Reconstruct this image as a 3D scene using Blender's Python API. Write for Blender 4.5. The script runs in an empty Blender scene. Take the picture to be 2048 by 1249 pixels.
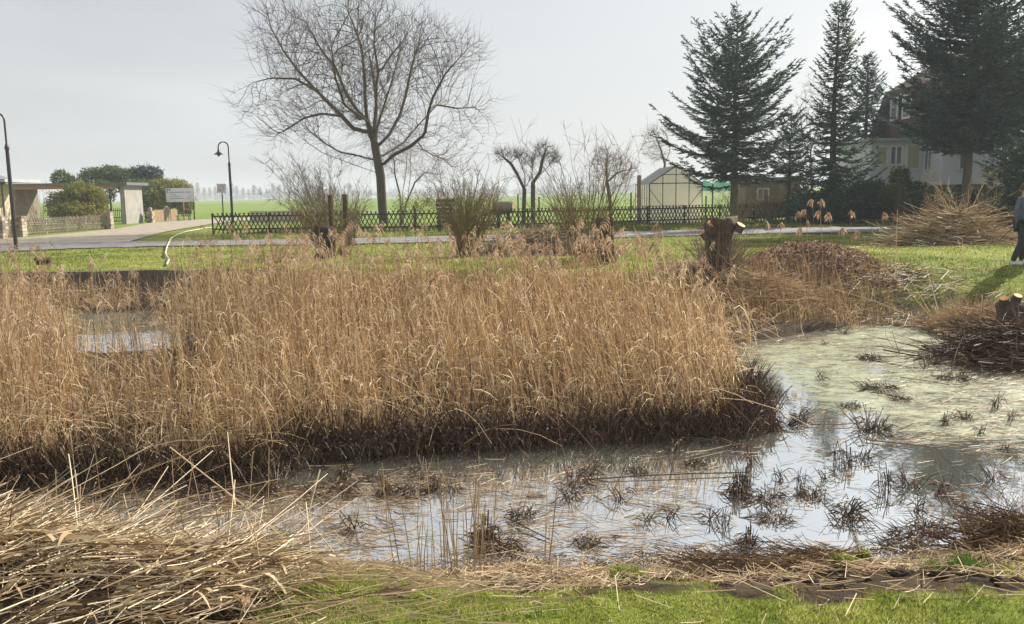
import bpy, math, random
import numpy as np
from mathutils import Matrix, Vector, kdtree
random.seed(7); rng = np.random.default_rng(7)
C = bpy.context.scene.collection
SC = bpy.context.scene
# ---------------------------------------------------------------- camera
FPX = 1700.0; TH = math.radians(7.84); RO = math.radians(0.8); EYE = 1.85
F_ = np.array([0, math.cos(TH), -math.sin(TH)]); U_ = np.array([0, math.sin(TH), math.cos(TH)]); R_ = np.array([1.0, 0, 0])
RR = math.cos(RO)*R_ - math.sin(RO)*U_; UU = math.cos(RO)*U_ + math.sin(RO)*R_
cam = bpy.data.cameras.new('camera'); camo = bpy.data.objects.new('camera', cam); C.objects.link(camo)
cam.sensor_width = 36; cam.lens = 36*FPX/2048; cam.clip_start = 0.05; cam.clip_end = 6000
M4 = Matrix(((RR[0], UU[0], -F_[0], 0), (RR[1], UU[1], -F_[1], 0), (RR[2], UU[2], -F_[2], EYE), (0, 0, 0, 1)))
camo.matrix_world = M4
SC.camera = camo
# ---------------------------------------------------------------- world, sun, exposure
SUN_AZ = math.radians(47); SUN_EL = math.radians(34)
W = bpy.data.worlds.new("World"); SC.world = W; W.use_nodes = True
nt = W.node_tree; nt.nodes.clear()
out = nt.nodes.new('ShaderNodeOutputWorld'); bg = nt.nodes.new('ShaderNodeBackground')
sky = nt.nodes.new('ShaderNodeTexSky'); sky.sky_type = 'NISHITA'; sky.sun_disc = False
sky.sun_elevation = SUN_EL; sky.sun_rotation = SUN_AZ; sky.air_density = 1.0; sky.dust_density = 2.5; sky.ozone_density = 1.0
hs = nt.nodes.new('ShaderNodeHueSaturation'); hs.inputs['Saturation'].default_value = 0.38
tc = nt.nodes.new('ShaderNodeTexCoord'); mp = nt.nodes.new('ShaderNodeMapping'); mp.inputs['Scale'].default_value = (1.2, 1.2, 6)
nz = nt.nodes.new('ShaderNodeTexNoise'); nz.inputs['Scale'].default_value = 1.6; nz.inputs['Detail'].default_value = 7
nt.links.new(tc.outputs['Generated'], mp.inputs['Vector']); nt.links.new(mp.outputs[0], nz.inputs['Vector'])
cr = nt.nodes.new('ShaderNodeMapRange'); cr.inputs[1].default_value = 0.35; cr.inputs[2].default_value = 0.75; cr.inputs[3].default_value = 0.40; cr.inputs[4].default_value = 0.84
nt.links.new(nz.outputs['Fac'], cr.inputs[0])
mx = nt.nodes.new('ShaderNodeMix'); mx.data_type = 'RGBA'
mx.inputs['B'].default_value = (7.45, 7.75, 7.95, 1)      # veil of thin high cloud
nt.links.new(sky.outputs[0], hs.inputs['Color']); nt.links.new(hs.outputs[0], mx.inputs['A']); nt.links.new(cr.outputs[0], mx.inputs['Factor'])
nt.links.new(mx.outputs['Result'], bg.inputs['Color']); bg.inputs['Strength'].default_value = 0.058
nt.links.new(bg.outputs[0], out.inputs['Surface'])
sl = bpy.data.lights.new('sun', 'SUN'); sl.energy = 5.0; sl.angle = math.radians(0.6); sl.color = (1.0, 0.93, 0.80)
so = bpy.data.objects.new('sun', sl); C.objects.link(so)
S_ = Vector((math.sin(SUN_AZ)*math.cos(SUN_EL), math.cos(SUN_AZ)*math.cos(SUN_EL), math.sin(SUN_EL)))
so.rotation_euler = S_.to_track_quat('Z', 'Y').to_euler(); so.location = (40, 60, 60)
SC.view_settings.view_transform = 'Standard'; SC.view_settings.look = 'None'; SC.view_settings.exposure = 0.92; SC.view_settings.gamma = 1
SC.render.engine = 'CYCLES'
# ---------------------------------------------------------------- pixel helpers (2048 x 1249)
def ray(px, py):
    a = (px-1024)/FPX; b = (624.5-py)/FPX
    return F_ + a*RR + b*UU
def G(px, py, z=0.0):
    d = ray(px, py); t = (z-EYE)/d[2]; return np.array([d[0]*t, d[1]*t, z])
def A(px, py, Y):
    d = ray(px, py); t = Y/d[1]; return np.array([d[0]*t, Y, EYE+d[2]*t])
# ---------------------------------------------------------------- numeric helpers
def vnoise(x, y, s, seed=0):
    r = np.random.default_rng(seed+101); L = r.random((256, 256))
    u = np.asarray(x)/s; v = np.asarray(y)/s; i = np.floor(u).astype(int); j = np.floor(v).astype(int)
    fu = u-i; fv = v-j; fu = fu*fu*(3-2*fu); fv = fv*fv*(3-2*fv)
    g = lambda a, b: L[a % 256, b % 256]
    return (g(i, j)*(1-fu)+g(i+1, j)*fu)*(1-fv)+(g(i, j+1)*(1-fu)+g(i+1, j+1)*fu)*fv
def fbm(x, y, s, o=4, seed=0):
    t = 0; a = 1; n = 0
    for k in range(o): t = t+a*vnoise(x, y, s/(2**k), seed+k*7); n += a; a *= .5
    return t/n
def sst(t): t = np.clip(t, 0, 1); return t*t*(3-2*t)
def sdpoly(x, y, poly):                    # signed distance, negative inside
    x = np.asarray(x, float); y = np.asarray(y, float); d = np.full(x.shape, 1e9); ins = np.zeros(x.shape, bool)
    n = len(poly)
    for i in range(n):
        ax, ay = poly[i][:2]; bx, by = poly[(i+1) % n][:2]
        ex, ey = bx-ax, by-ay; L = ex*ex+ey*ey+1e-12
        t = np.clip(((x-ax)*ex+(y-ay)*ey)/L, 0, 1)
        d = np.minimum(d, np.hypot(x-ax-t*ex, y-ay-t*ey))
        c = ((ay > y) != (by > y)) & (x < (bx-ax)*(y-ay)/((by-ay) if abs(by-ay) > 1e-9 else 1e-9)+ax)
        ins ^= c
    return np.where(ins, -d, d)
def unit(v): return v/(np.linalg.norm(v, axis=-1, keepdims=True)+1e-9)
# ---------------------------------------------------------------- mesh builder
class MB:
    def __init__(s): s.V = []; s.F = []; s.R = []; s.n = 0
    def add(s, v, f, r=0.5):
        v = np.asarray(v, float).reshape(-1, 3); f = np.asarray(f, int)
        s.V.append(v); s.F.append(f+s.n); s.R.append(np.broadcast_to(np.asarray(r, float), (len(v),)).copy()); s.n += len(v)
    def box(s, lo, hi, r=0.5, rz=0, piv=None):
        lo = np.array(lo, float); hi = np.array(hi, float)
        v = np.array([[lo[0], lo[1], lo[2]], [hi[0], lo[1], lo[2]], [hi[0], hi[1], lo[2]], [lo[0], hi[1], lo[2]],
                      [lo[0], lo[1], hi[2]], [hi[0], lo[1], hi[2]], [hi[0], hi[1], hi[2]], [lo[0], hi[1], hi[2]]])
        if rz:
            p = (lo+hi)/2 if piv is None else np.array(piv); c, q = math.cos(rz), math.sin(rz)
            d = v-p; v = np.stack([p[0]+d[:, 0]*c-d[:, 1]*q, p[1]+d[:, 0]*q+d[:, 1]*c, v[:, 2]], 1)
        s.add(v, [[0, 3, 2, 1], [4, 5, 6, 7], [0, 1, 5, 4], [1, 2, 6, 5], [2, 3, 7, 6], [3, 0, 4, 7]], r)
    def bar(s, a, b, w, h, r=0.5, up=(0, 0, 1)):
        a = np.array(a, float); b = np.array(b, float); t = unit(b-a); up = np.array(up, float)
        if abs(np.dot(t, up)) > .98: up = np.array([0, 1.0, 0])
        x = unit(np.cross(t, up)); z = np.cross(x, t)
        v = []
        for p in (a, b):
            for i, j in ((-1, -1), (1, -1), (1, 1), (-1, 1)): v.append(p+x*i*w/2+z*j*h/2)
        s.add(v, [[0, 3, 2, 1], [4, 5, 6, 7], [0, 1, 5, 4], [1, 2, 6, 5], [2, 3, 7, 6], [3, 0, 4, 7]], r)
    def tubes(s, P, R, sides=3, r=0.5, cap=False):
        P = np.asarray(P, float)
        if P.ndim == 2: P = P[None]
        N, K = P.shape[:2]; R = np.broadcast_to(np.asarray(R, float), (N, K))
        if cap:
            P = np.concatenate([P[:, :1], P, P[:, -1:]], 1); R = np.concatenate([R[:, :1]*0, R, R[:, -1:]*0], 1); K += 2
        T = unit(np.gradient(P, axis=1)) if K > 1 else P
        if cap: T[:, 0] = T[:, 2]; T[:, 1] = T[:, 2]; T[:, -1] = T[:, -3]; T[:, -2] = T[:, -3]
        tm = unit(P[:, -1]-P[:, 0]); ref = np.where(np.abs(tm[:, 2:3]) > .8, [[1.0, 0, 0]], [[0, 0, 1.0]])
        X = unit(np.cross(T, ref[:, None, :])); Y = np.cross(T, X)
        a = np.arange(sides)*2*math.pi/sides
        ring = P[:, :, None, :]+R[:, :, None, None]*(np.cos(a)[None, None, :, None]*X[:, :, None, :]+np.sin(a)[None, None, :, None]*Y[:, :, None, :])
        i = np.arange(K-1)[:, None]*sides; j = np.arange(sides)[None]; j2 = (j+1) % sides
        f = np.stack([i+j, i+j2, i+sides+j2, i+sides+j], -1).reshape(-1, 4)
        f = (f[None]+(np.arange(N)*K*sides)[:, None, None]).reshape(-1, 4)
        rr = np.asarray(r, float)
        if rr.ndim == 1 and len(rr) == N: rr = np.repeat(rr, K*sides)
        s.add(ring.reshape(-1, 3), f, rr)
    def paths(s, paths, radii, sides=4, r=0.5):
        by = {}
        for p, q in zip(paths, radii): by.setdefault(len(p), []).append((p, q))
        for k, l in by.items():
            if k < 2: continue
            s.tubes(np.array([a for a, b in l]), np.array([b for a, b in l]), sides, rng.random(len(l)))
    def ribbons(s, P, Wd, D=None, r=0.5):
        P = np.asarray(P, float); N, K = P.shape[:2]; Wd = np.broadcast_to(np.asarray(Wd, float), (N, K))
        T = unit(np.gradient(P, axis=1))
        if D is None: D = rng.normal(size=(N, 3))
        X = unit(np.cross(T, D[:, None, :]))
        v = np.stack([P-X*Wd[..., None]/2, P+X*Wd[..., None]/2], 2)
        i = np.arange(K-1)*2
        f = np.stack([i, i+1, i+3, i+2], -1); f = (f[None]+(np.arange(N)*K*2)[:, None, None]).reshape(-1, 4)
        rr = np.asarray(r, float)
        if rr.ndim == 1 and len(rr) == N: rr = np.repeat(rr, K*2)
        s.add(v.reshape(-1, 3), f, rr)
    def leaves(s, P, size, r, N=None):
        n = len(P); a = unit(rng.normal(size=(n, 3))); b = unit(np.cross(a, rng.normal(size=(n, 3))))
        size = np.broadcast_to(np.asarray(size, float), (n,))[:, None]
        v = np.stack([P-a*size, P+b*size*.5, P+a*size, P-b*size*.5], 1)
        f = np.arange(n*4).reshape(n, 4)
        s.add(v.reshape(-1, 3), f, np.repeat(np.broadcast_to(np.asarray(r, float), (n,)), 4))
    def lathe(s, prof, c=(0, 0, 0), sides=16, r=0.5):
        prof = np.array(prof, float); K = len(prof); a = np.arange(sides)*2*math.pi/sides
        v = np.stack([c[0]+prof[:, :1]*np.cos(a), c[1]+prof[:, :1]*np.sin(a), c[2]+np.repeat(prof[:, 1:], sides, 1)], -1)
        i = np.arange(K-1)[:, None]*sides; j = np.arange(sides)[None]; j2 = (j+1) % sides
        s.add(v.reshape(-1, 3), np.stack([i+j, i+j2, i+sides+j2, i+sides+j], -1).reshape(-1, 4), r)
    def build(s, name, mat, parent=None, smooth=False):
        me = bpy.data.meshes.new(name)
        V = np.concatenate(s.V); me.vertices.add(len(V)); me.vertices.foreach_set('co', V.ravel())
        li = np.concatenate([f.ravel() for f in s.F]); tot = np.concatenate([np.full(len(f), f.shape[1]) for f in s.F])
        me.loops.add(len(li)); me.loops.foreach_set('vertex_index', li.astype(np.int32))
        me.polygons.add(len(tot)); me.polygons.foreach_set('loop_start', np.concatenate([[0], np.cumsum(tot)[:-1]]).astype(np.int32))
        me.update(calc_edges=True); me.validate()
        if len(me.vertices) == len(V):
            at = me.attributes.new('rnd', 'FLOAT', 'POINT'); at.data.foreach_set('value', np.concatenate(s.R))
        me.polygons.foreach_set('use_smooth', np.full(len(me.polygons), bool(smooth)))
        me.materials.append(mat)
        o = bpy.data.objects.new(name, me); C.objects.link(o)
        if parent is not None:
            o.parent = parent; o.matrix_parent_inverse = Matrix.Translation(-parent.location) if not parent.get('rot') else parent.matrix_basis.inverted()
        return o
def tag(o, label=None, cat=None, group=None, kind=None):
    if label: o['label'] = label
    if cat: o['category'] = cat
    if group: o['group'] = group
    if kind: o['kind'] = kind
    return o
def thing(name, loc, label, cat, group=None):
    o = bpy.data.objects.new(name, None); C.objects.link(o); o.location = tuple(float(q) for q in loc); o.empty_display_size = .2
    return tag(o, label, cat, group)
def copy_thing(o, loc, rz=0, sc=1, label=None):
    c = o.copy(); C.objects.link(c); c.location = tuple(float(q) for q in loc); c.rotation_euler = (0, 0, rz); c.scale = (sc, sc, sc)
    for ch in list(o.children):
        d = ch.copy(); C.objects.link(d); d.parent = c; d.matrix_parent_inverse = ch.matrix_parent_inverse.copy()
        for g in list(ch.children):
            e = g.copy(); C.objects.link(e); e.parent = d; e.matrix_parent_inverse = g.matrix_parent_inverse.copy()
    if label: c['label'] = label
    return c
# ---------------------------------------------------------------- materials
def mat(name, cols, rough=.8, trans=0, attr=True, nscale=None, namp=.35, bump=0, bscale=20, spec=.3, metal=0, coord='Object'):
    m = bpy.data.materials.new(name); m.use_nodes = True; t = m.node_tree; N = t.nodes; L = t.links
    p = N['Principled BSDF']; p.inputs['Roughness'].default_value = rough; p.inputs['Specular IOR Level'].default_value = spec; p.inputs['Metallic'].default_value = metal
    rp = N.new('ShaderNodeValToRGB'); e = rp.color_ramp.elements
    while len(e) < len(cols): e.new(0.5)
    for i, c in enumerate(cols):
        e[i].position = i/max(1, len(cols)-1); e[i].color = (*c, 1)
    src = None
    if attr:
        a = N.new('ShaderNodeAttribute'); a.attribute_name = 'rnd'; src = a.outputs['Fac']
    tcn = N.new('ShaderNodeTexCoord')
    if nscale:
        n = N.new('ShaderNodeTexNoise'); n.inputs['Scale'].default_value = nscale; n.inputs['Detail'].default_value = 6; n.inputs['Roughness'].default_value = .65
        L.new(tcn.outputs[coord], n.inputs['Vector'])
        if src is not None:
            s1 = N.new('ShaderNodeMath'); s1.operation = 'MULTIPLY_ADD'; L.new(n.outputs['Fac'], s1.inputs[0]); s1.inputs[1].default_value = namp*2; s1.inputs[2].default_value = -namp
            s2 = N.new('ShaderNodeMath'); s2.operation = 'ADD'; L.new(s1.outputs[0], s2.inputs[0]); L.new(src, s2.inputs[1]); src = s2.outputs[0]
        else:
            mr = N.new('ShaderNodeMapRange'); mr.inputs[1].default_value = .3; mr.inputs[2].default_value = .7; L.new(n.outputs['Fac'], mr.inputs[0]); src = mr.outputs[0]
    if src is not None: L.new(src, rp.inputs[0])
    else: rp.inputs[0].default_value = .5
    L.new(rp.outputs[0], p.inputs['Base Color'])
    if bump:
        bn = N.new('ShaderNodeTexNoise'); bn.inputs['Scale'].default_value = bscale; bn.inputs['Detail'].default_value = 5; L.new(tcn.outputs[coord], bn.inputs['Vector'])
        b = N.new('ShaderNodeBump'); b.inputs['Strength'].default_value = bump; b.inputs['Distance'].default_value = .05; L.new(bn.outputs['Fac'], b.inputs['Height']); L.new(b.outputs[0], p.inputs['Normal'])
    if trans:
        tr = N.new('ShaderNodeBsdfTranslucent'); L.new(rp.outputs[0], tr.inputs['Color']); ms = N.new('ShaderNodeMixShader'); ms.inputs[0].default_value = trans
        o = N['Material Output']; L.new(p.outputs[0], ms.inputs[1]); L.new(tr.outputs[0], ms.inputs[2]); L.new(ms.outputs[0], o.inputs['Surface'])
    return m
m_reed = mat('reed_straw', [(.13, .08, .042), (.44, .315, .185), (.66, .51, .32), (.86, .75, .56)], .6, .48, spec=.35)
m_plume = mat('reed_plume', [(.20, .125, .085), (.42, .29, .19), (.62, .48, .34)], .9, .45)
m_stub = mat('stubble', [(.025, .014, .008), (.085, .045, .022), (.22, .13, .065)], .6, .08, spec=.4)
m_pale = mat('cut_straw', [(.07, .04, .02), (.30, .20, .10), (.58, .45, .27), (.84, .73, .53)], .5, .25, spec=.4)
m_grass = mat('grass_blade', [(.07, .10, .018), (.19, .23, .035), (.40, .41, .10), (.64, .56, .30)], .6, .45)
m_bark = mat('bark', [(.07, .055, .035), (.15, .12, .08)], .9, 0, nscale=3, bump=.5, bscale=14)
m_twig = mat('twig', [(.06, .038, .025), (.15, .10, .06)], .8, 0)
m_twigg = mat('twig_olive', [(.12, .10, .04), (.30, .22, .10)], .8, 0)
m_twigr = mat('twig_grey', [(.15, .11, .08), (.34, .26, .18)], .8, 0)
m_fir = mat('fir_needles', [(.024, .062, .042), (.052, .110, .070), (.115, .175, .090)], .6, .2)
m_firb = mat('fir_needles_blue', [(.030, .066, .062), (.065, .118, .105), (.125, .180, .145)], .6, .2)
m_ever = mat('evergreen_leaf', [(.040, .075, .020), (.09, .14, .035), (.18, .22, .05)], .6, .35)
m_every = mat('golden_leaf', [(.07, .10, .018), (.22, .22, .04), (.42, .36, .07)], .6, .4)
m_weed = mat('weed_leaf', [(.04, .07, .015), (.12, .19, .03), (.28, .34, .09)], .6, .4)
m_raked = mat('raked_stalks', [(.05, .028, .015), (.20, .12, .06), (.44, .31, .18)], .6, .15)
m_mudclod = mat('mud_clod', [(.022, .015, .010), (.07, .048, .030)], .95, 0, spec=.1, nscale=9, bump=1, bscale=25)
m_stone = mat('fieldstone', [(.16, .13, .10), (.34, .28, .20), (.46, .40, .32)], .9, 0, nscale=2.5, bump=.4, bscale=8)
m_conc = mat('concrete', [(.20, .18, .15), (.34, .31, .26)], .9, 0, attr=False, nscale=3, bump=.3)
m_render = mat('white_render', [(.70, .71, .73), (.80, .80, .81)], .9, 0, attr=False, nscale=1.2)
m_cream = mat('cream_render', [(.50, .42, .30), (.60, .52, .38)], .9, 0, attr=False, nscale=1.2)
m_greyw = mat('grey_render', [(.34, .34, .34), (.46, .46, .46)], .9, 0, attr=False, nscale=1)
m_tile = mat('roof_tile', [(.06, .035, .028), (.13, .07, .05)], .8, 0, attr=False, nscale=4, bump=.5, bscale=12)
m_felt = mat('roof_felt', [(.10, .11, .12), (.16, .17, .18)], .8, 0, attr=False, nscale=2)
m_wood = mat('weathered_wood', [(.16, .125, .09), (.30, .25, .18)], .85, 0, nscale=4)
m_dwood = mat('dark_wood', [(.030, .022, .018), (.075, .055, .042)], .8, 0, nscale=5)
m_orange = mat('stained_timber', [(.30, .13, .05), (.42, .20, .08)], .7, 0, attr=False, nscale=3)
m_white = mat('white_paint', [(.75, .75, .75), (.8, .8, .8)], .5, 0)
m_hose = mat('pale_hose', [(.42, .39, .33), (.58, .55, .48)], .6, 0)
m_black = mat('lamp_metal', [(.018, .014, .016), (.05, .035, .035)], .4, 0, attr=False, nscale=4, spec=.5)
m_glass = mat('window_glass', [(.10, .12, .14), (.30, .34, .38)], .08, 0, attr=False, nscale=.8, spec=.8)
m_yell = mat('blind', [(.46, .42, .28), (.56, .52, .36)], .7, 0, attr=False, nscale=2)
m_plinth = mat('plinth_stone', [(.06, .05, .045), (.13, .11, .09)], .9, 0, attr=False, nscale=4)
m_cut = mat('fresh_cut_wood', [(.50, .25, .08), (.66, .38, .14)], .7, 0, attr=False, nscale=8)
m_gh = mat('greenhouse_pane', [(.84, .82, .70), (.92, .90, .80)], .35, .72, attr=False, nscale=1.5)
m_ghr = mat('greenhouse_roof', [(.40, .44, .50), (.52, .55, .60)], .25, .35, attr=False, nscale=1.5, spec=.6)
m_net = mat('green_net', [(.26, .50, .44), (.36, .58, .53)], .7, .6, attr=False, nscale=2)
m_signw = mat('sign_white', [(.70, .68, .76), (.78, .76, .82)], .5, 0, attr=False, nscale=2)
m_ink = mat('sign_ink', [(.07, .09, .22), (.10, .12, .28)], .6, 0, attr=False)
m_inkl = mat('sign_ink_faded', [(.30, .32, .52), (.36, .38, .56)], .6, 0, attr=False)
m_red = mat('sign_faded_red', [(.42, .22, .24), (.50, .28, .30)], .6, 0, attr=False)
m_chip = mat('wood_chips', [(.06, .035, .025), (.22, .13, .08), (.46, .32, .21), (.60, .46, .32)], .8, .1)
m_jack = mat('jacket_cloth', [(.06, .08, .115), (.13, .165, .21)], .8, 0, attr=False, nscale=6, bump=.4, bscale=8)
m_trou = mat('trouser_cloth', [(.03, .035, .04), (.055, .06, .065)], .9, 0, attr=False, nscale=6, bump=.3)
m_jean = mat('denim', [(.07, .13, .24), (.12, .20, .34)], .9, 0, attr=False, nscale=8)
m_maroon = mat('maroon_cloth', [(.09, .035, .04), (.13, .05, .06)], .9, 0, attr=False, nscale=6)
m_skin = mat('skin', [(.50, .30, .22), (.58, .36, .27)], .5, 0, attr=False, nscale=6)
m_hair = mat('hair', [(.05, .035, .025), (.09, .06, .04)], .6, 0, attr=False, nscale=30)
m_shoe = mat('shoe', [(.62, .60, .70), (.75, .73, .80)], .6, 0, attr=False, nscale=9)
# ---------------------------------------------------------------- ground, water
WL = -0.8
POND = [(-9, 9.2), (-6.5, 8.0), (-4.4, 7.3), (-3.0, 6.5), (-1.9, 5.95), (-.9, 5.75), (.4, 5.7), (1.1, 5.75), (2.0, 5.85), (2.6, 5.8), (3.2, 6.0), (3.7, 6.3), (5, 6.3), (9, 5.5), (15, 6.5), (14.5, 10),
        (9.5, 11.2), (7.5, 12.2), (7.4, 13.2), (7.9, 14.4), (8.1, 15.8), (6.9, 17.0), (5.6, 17.7), (4, 18.3), (2, 19.2), (-2, 20.5), (-5.4, 21.5), (-6, 21.9), (-7.8, 21.9), (-9.4, 22.4), (-10.8, 22.1), (-12.4, 22.2), (-16, 22), (-18, 15), (-13, 11)]
_g = lambda l: [tuple(G(a, b, WL)[:2]) for a, b in l]
REED = _g([(-160, 985), (0, 965), (180, 960), (300, 962), (420, 955), (555, 950), (575, 915), (700, 908), (830, 902), (960, 892), (1100, 884), (1300, 872), (1450, 868), (1484, 858), (1506, 825), (1496, 790), (1480, 745), (1455, 712), (1490, 690), (1560, 684), (1640, 668), (1700, 662), (1745, 645)]) + \
    [(4, 18.4), (2, 19.4), (-2, 20.7), (-5.4, 21.3), (-7.2, 21.4), (-13, 21.7), (-12.6, 20.3), (-8.3, 20.1)] + _g([(350, 640), (345, 700), (140, 712), (130, 650), (60, 632)]) + [(-13.5, 19), (-14, 13)]
def ground_z(x, y):
    sd = sdpoly(x, y, POND)
    right = sst((x-4.5)/2.5)*sst((y-10)/2)
    near = 1-sst((y-7.5)/2.5)
    left = sst((-5.5-x)/.8)*sst((y-16)/2)
    w = 1.15*near+(1-near)*(1.4+right*3.2)
    w = w*(1-left)+.12*left
    hb = -.12*near+(1-near)*(.02*(1-right)*(1-sst((y-24)/5))+.14*right*sst((16-abs(x-11))/10)*(1-sst((y-24)/5)))
    o = WL+(hb-WL)*(sst(sd/w)**.8*(1-near)+near*np.clip(sd/1.7, 0, 1))
    bumps = (fbm(x, y, .42, 4, 3)-.5)*(.24*near*np.exp(-((sd-1.0)/.75)**2)+.02)
    und = (fbm(x, y, 3.5, 3, 9)-.5)*.12*sst((29-y)/5)
    rise = sst((y-70)/400)*(.6+sst((x-0)/150)*3.0)
    out = o+bumps*(sd > 0)+und*sst(sd/2)+rise
    inn = WL-np.minimum(.45, -sd*.5)
    rs = sdpoly(x, y, REED); inn = np.maximum(inn, WL-.1+.2*sst(-rs/.5)+(fbm(x, y, .4, 3, 5)-.5)*.15*(rs < 0))
    return np.where(sd > 0, out, inn), sd, near, right
def axis(lo, a, b, hi, st, gr):
    m = list(np.arange(a, b+1e-6, st)); d = st; v = b
    while v < hi: d *= gr; v = min(hi, v+d); m.append(v)
    d = st; v = a; l = []
    while v > lo: d *= gr; v = max(lo, v-d); l.append(v)
    return np.array(l[::-1]+m)
def grid_obj(name, xs, ys, zf, m, attrs):
    X, Y = np.meshgrid(xs, ys); Z = zf(X, Y); nx, ny = len(xs), len(ys)
    b = MB(); i = np.arange(ny-1)[:, None]*nx+np.arange(nx-1)[None]
    b.add(np.stack([X, Y, Z], -1).reshape(-1, 3), np.stack([i, i+1, i+nx+1, i+nx], -1).reshape(-1, 4))
    o = b.build(name, m, smooth=True)
    for k, v in attrs(X, Y).items():
        a = o.data.attributes.new(k, 'FLOAT', 'POINT'); a.data.foreach_set('value', np.asarray(v, float).ravel())
    return o
def ramp(N, cols, pos=None):
    rp = N.new('ShaderNodeValToRGB'); e = rp.color_ramp.elements
    while len(e) < len(cols): e.new(.5)
    for i, c in enumerate(cols): e[i].position = (i/(len(cols)-1) if pos is None else pos[i]); e[i].color = (*c, 1)
    return rp
def ground_mat():
    m = bpy.data.materials.new('ground'); m.use_nodes = True; t = m.node_tree; N = t.nodes; L = t.links; p = N['Principled BSDF']; p.inputs['Roughness'].default_value = .95; p.inputs['Specular IOR Level'].default_value = .1
    tcn = N.new('ShaderNodeTexCoord')
    def noise(s, d=6, r=.6):
        n = N.new('ShaderNodeTexNoise'); n.inputs['Scale'].default_value = s; n.inputs['Detail'].default_value = d; n.inputs['Roughness'].default_value = r; L.new(tcn.outputs['Object'], n.inputs['Vector']); return n
    n1 = noise(.55); n2 = noise(7, 8, .75); n3 = noise(.02, 4); n4 = noise(3, 7, .7)
    g1 = ramp(N, [(.06, .065, .02), (.14, .18, .028), (.21, .24, .045), (.32, .28, .11)], (.25, .45, .62, .8)); L.new(n1.outputs['Fac'], g1.inputs[0])
    g2 = ramp(N, [(.55, .55, .55), (1.25, 1.25, 1.25)], (.3, .7)); L.new(n2.outputs['Fac'], g2.inputs[0])
    mu = N.new('ShaderNodeMix'); mu.data_type = 'RGBA'; mu.blend_type = 'MULTIPLY'; mu.inputs['Factor'].default_value = 1; L.new(g1.outputs[0], mu.inputs['A']); L.new(g2.outputs[0], mu.inputs['B'])
    f1 = ramp(N, [(.12, .19, .028), (.17, .24, .04)], (.35, .65)); L.new(n3.outputs['Fac'], f1.inputs[0])
    af = N.new('ShaderNodeAttribute'); af.attribute_name = 'field'; am = N.new('ShaderNodeAttribute'); am.attribute_name = 'mud'
    m1 = N.new('ShaderNodeMix'); m1.data_type = 'RGBA'; L.new(af.outputs['Fac'], m1.inputs['Factor']); L.new(mu.outputs['Result'], m1.inputs['A']); L.new(f1.outputs[0], m1.inputs['B'])
    md = ramp(N, [(.014, .010, .008), (.045, .032, .020), (.13, .095, .055)], (.3, .5, .75)); L.new(n4.outputs['Fac'], md.inputs[0])
    s = N.new('ShaderNodeMath'); s.operation = 'ADD'; L.new(am.outputs['Fac'], s.inputs[0]); L.new(n4.outputs['Fac'], s.inputs[1])
    mr = N.new('ShaderNodeMapRange'); mr.inputs[1].default_value = .75; mr.inputs[2].default_value = 1.05; L.new(s.outputs[0], mr.inputs[0])
    m2 = N.new('ShaderNodeMix'); m2.data_type = 'RGBA'; L.new(mr.outputs[0], m2.inputs['Factor']); L.new(m1.outputs['Result'], m2.inputs['A']); L.new(md.outputs[0], m2.inputs['B'])
    L.new(m2.outputs['Result'], p.inputs['Base Color'])
    b = N.new('ShaderNodeBump'); b.inputs['Strength'].default_value = .7; b.inputs['Distance'].default_value = .05; L.new(n2.outputs['Fac'], b.inputs['Height']); L.new(b.outputs[0], p.inputs['Normal'])
    return m
def mud_attr(x, y):
    z, sd, near, right = ground_z(x, y)
    mud = np.exp(-np.clip(sd, 0, 9)/.35)*.9
    mud = np.maximum(mud, near*sst((x+.6)/.6)*(1-sst((sd-.95-1.1*fbm(x, y, .45, 4, 37))/.35))*(.45+1.1*(fbm(x, y, .45, 3, 31)-.25)))
    mud = np.maximum(mud, near*sst((fbm(x, y, .30, 4, 41)-.50)/.22)*.75*sst((y-3.5)/.5)*(1-sst((sd-1.7)/.7))*.8)
    mud = np.maximum(mud, right*(1-sst((sd-1.2)/2.2))*.55)
    mud = np.maximum(mud, near*sst((-.9-x)/.7)*(1-sst((sd-2.2)/.5))*.8)
    mud = np.where(sd < 0, 1, mud)
    mound = sdpoly(x, y, [(3.9, 19), (8.6, 19), (8.2, 22.4), (4.2, 22.4)]); mud = np.maximum(mud, (1-sst(mound/.8))*.75*(sd > 0))
    return mud
gx = np.concatenate([axis(-1100, -19, -3, -3, .13, 1.12)[:-1], np.arange(-3, 3.8, .045), axis(4, 4, 15, 1300, .13, 1.12)]); gy = np.concatenate([axis(-60, 2.6, 3, 3, .1, 1.3)[:-1], np.arange(3, 6.2, .045), axis(6.25, 6.25, 26, 2000, .13, 1.12)])
ground = grid_obj('ground', gx, gy, lambda x, y: ground_z(x, y)[0], ground_mat(), lambda x, y: {'mud': mud_attr(x, y), 'field': sst((y-58)/6)})
tag(ground, kind='structure')
FILM = _g([(1440, 720), (1480, 690), (1600, 668), (1720, 640), (1880, 640), (2000, 700), (2300, 730), (2400, 900), (2060, 915), (1800, 900), (1640, 850), (1560, 800), (1500, 770)])
FILM2 = _g([(300, 1000), (560, 975), (800, 945), (1100, 950), (1300, 960), (1430, 1010), (1400, 1150), (1100, 1150), (500, 1150)])
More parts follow.
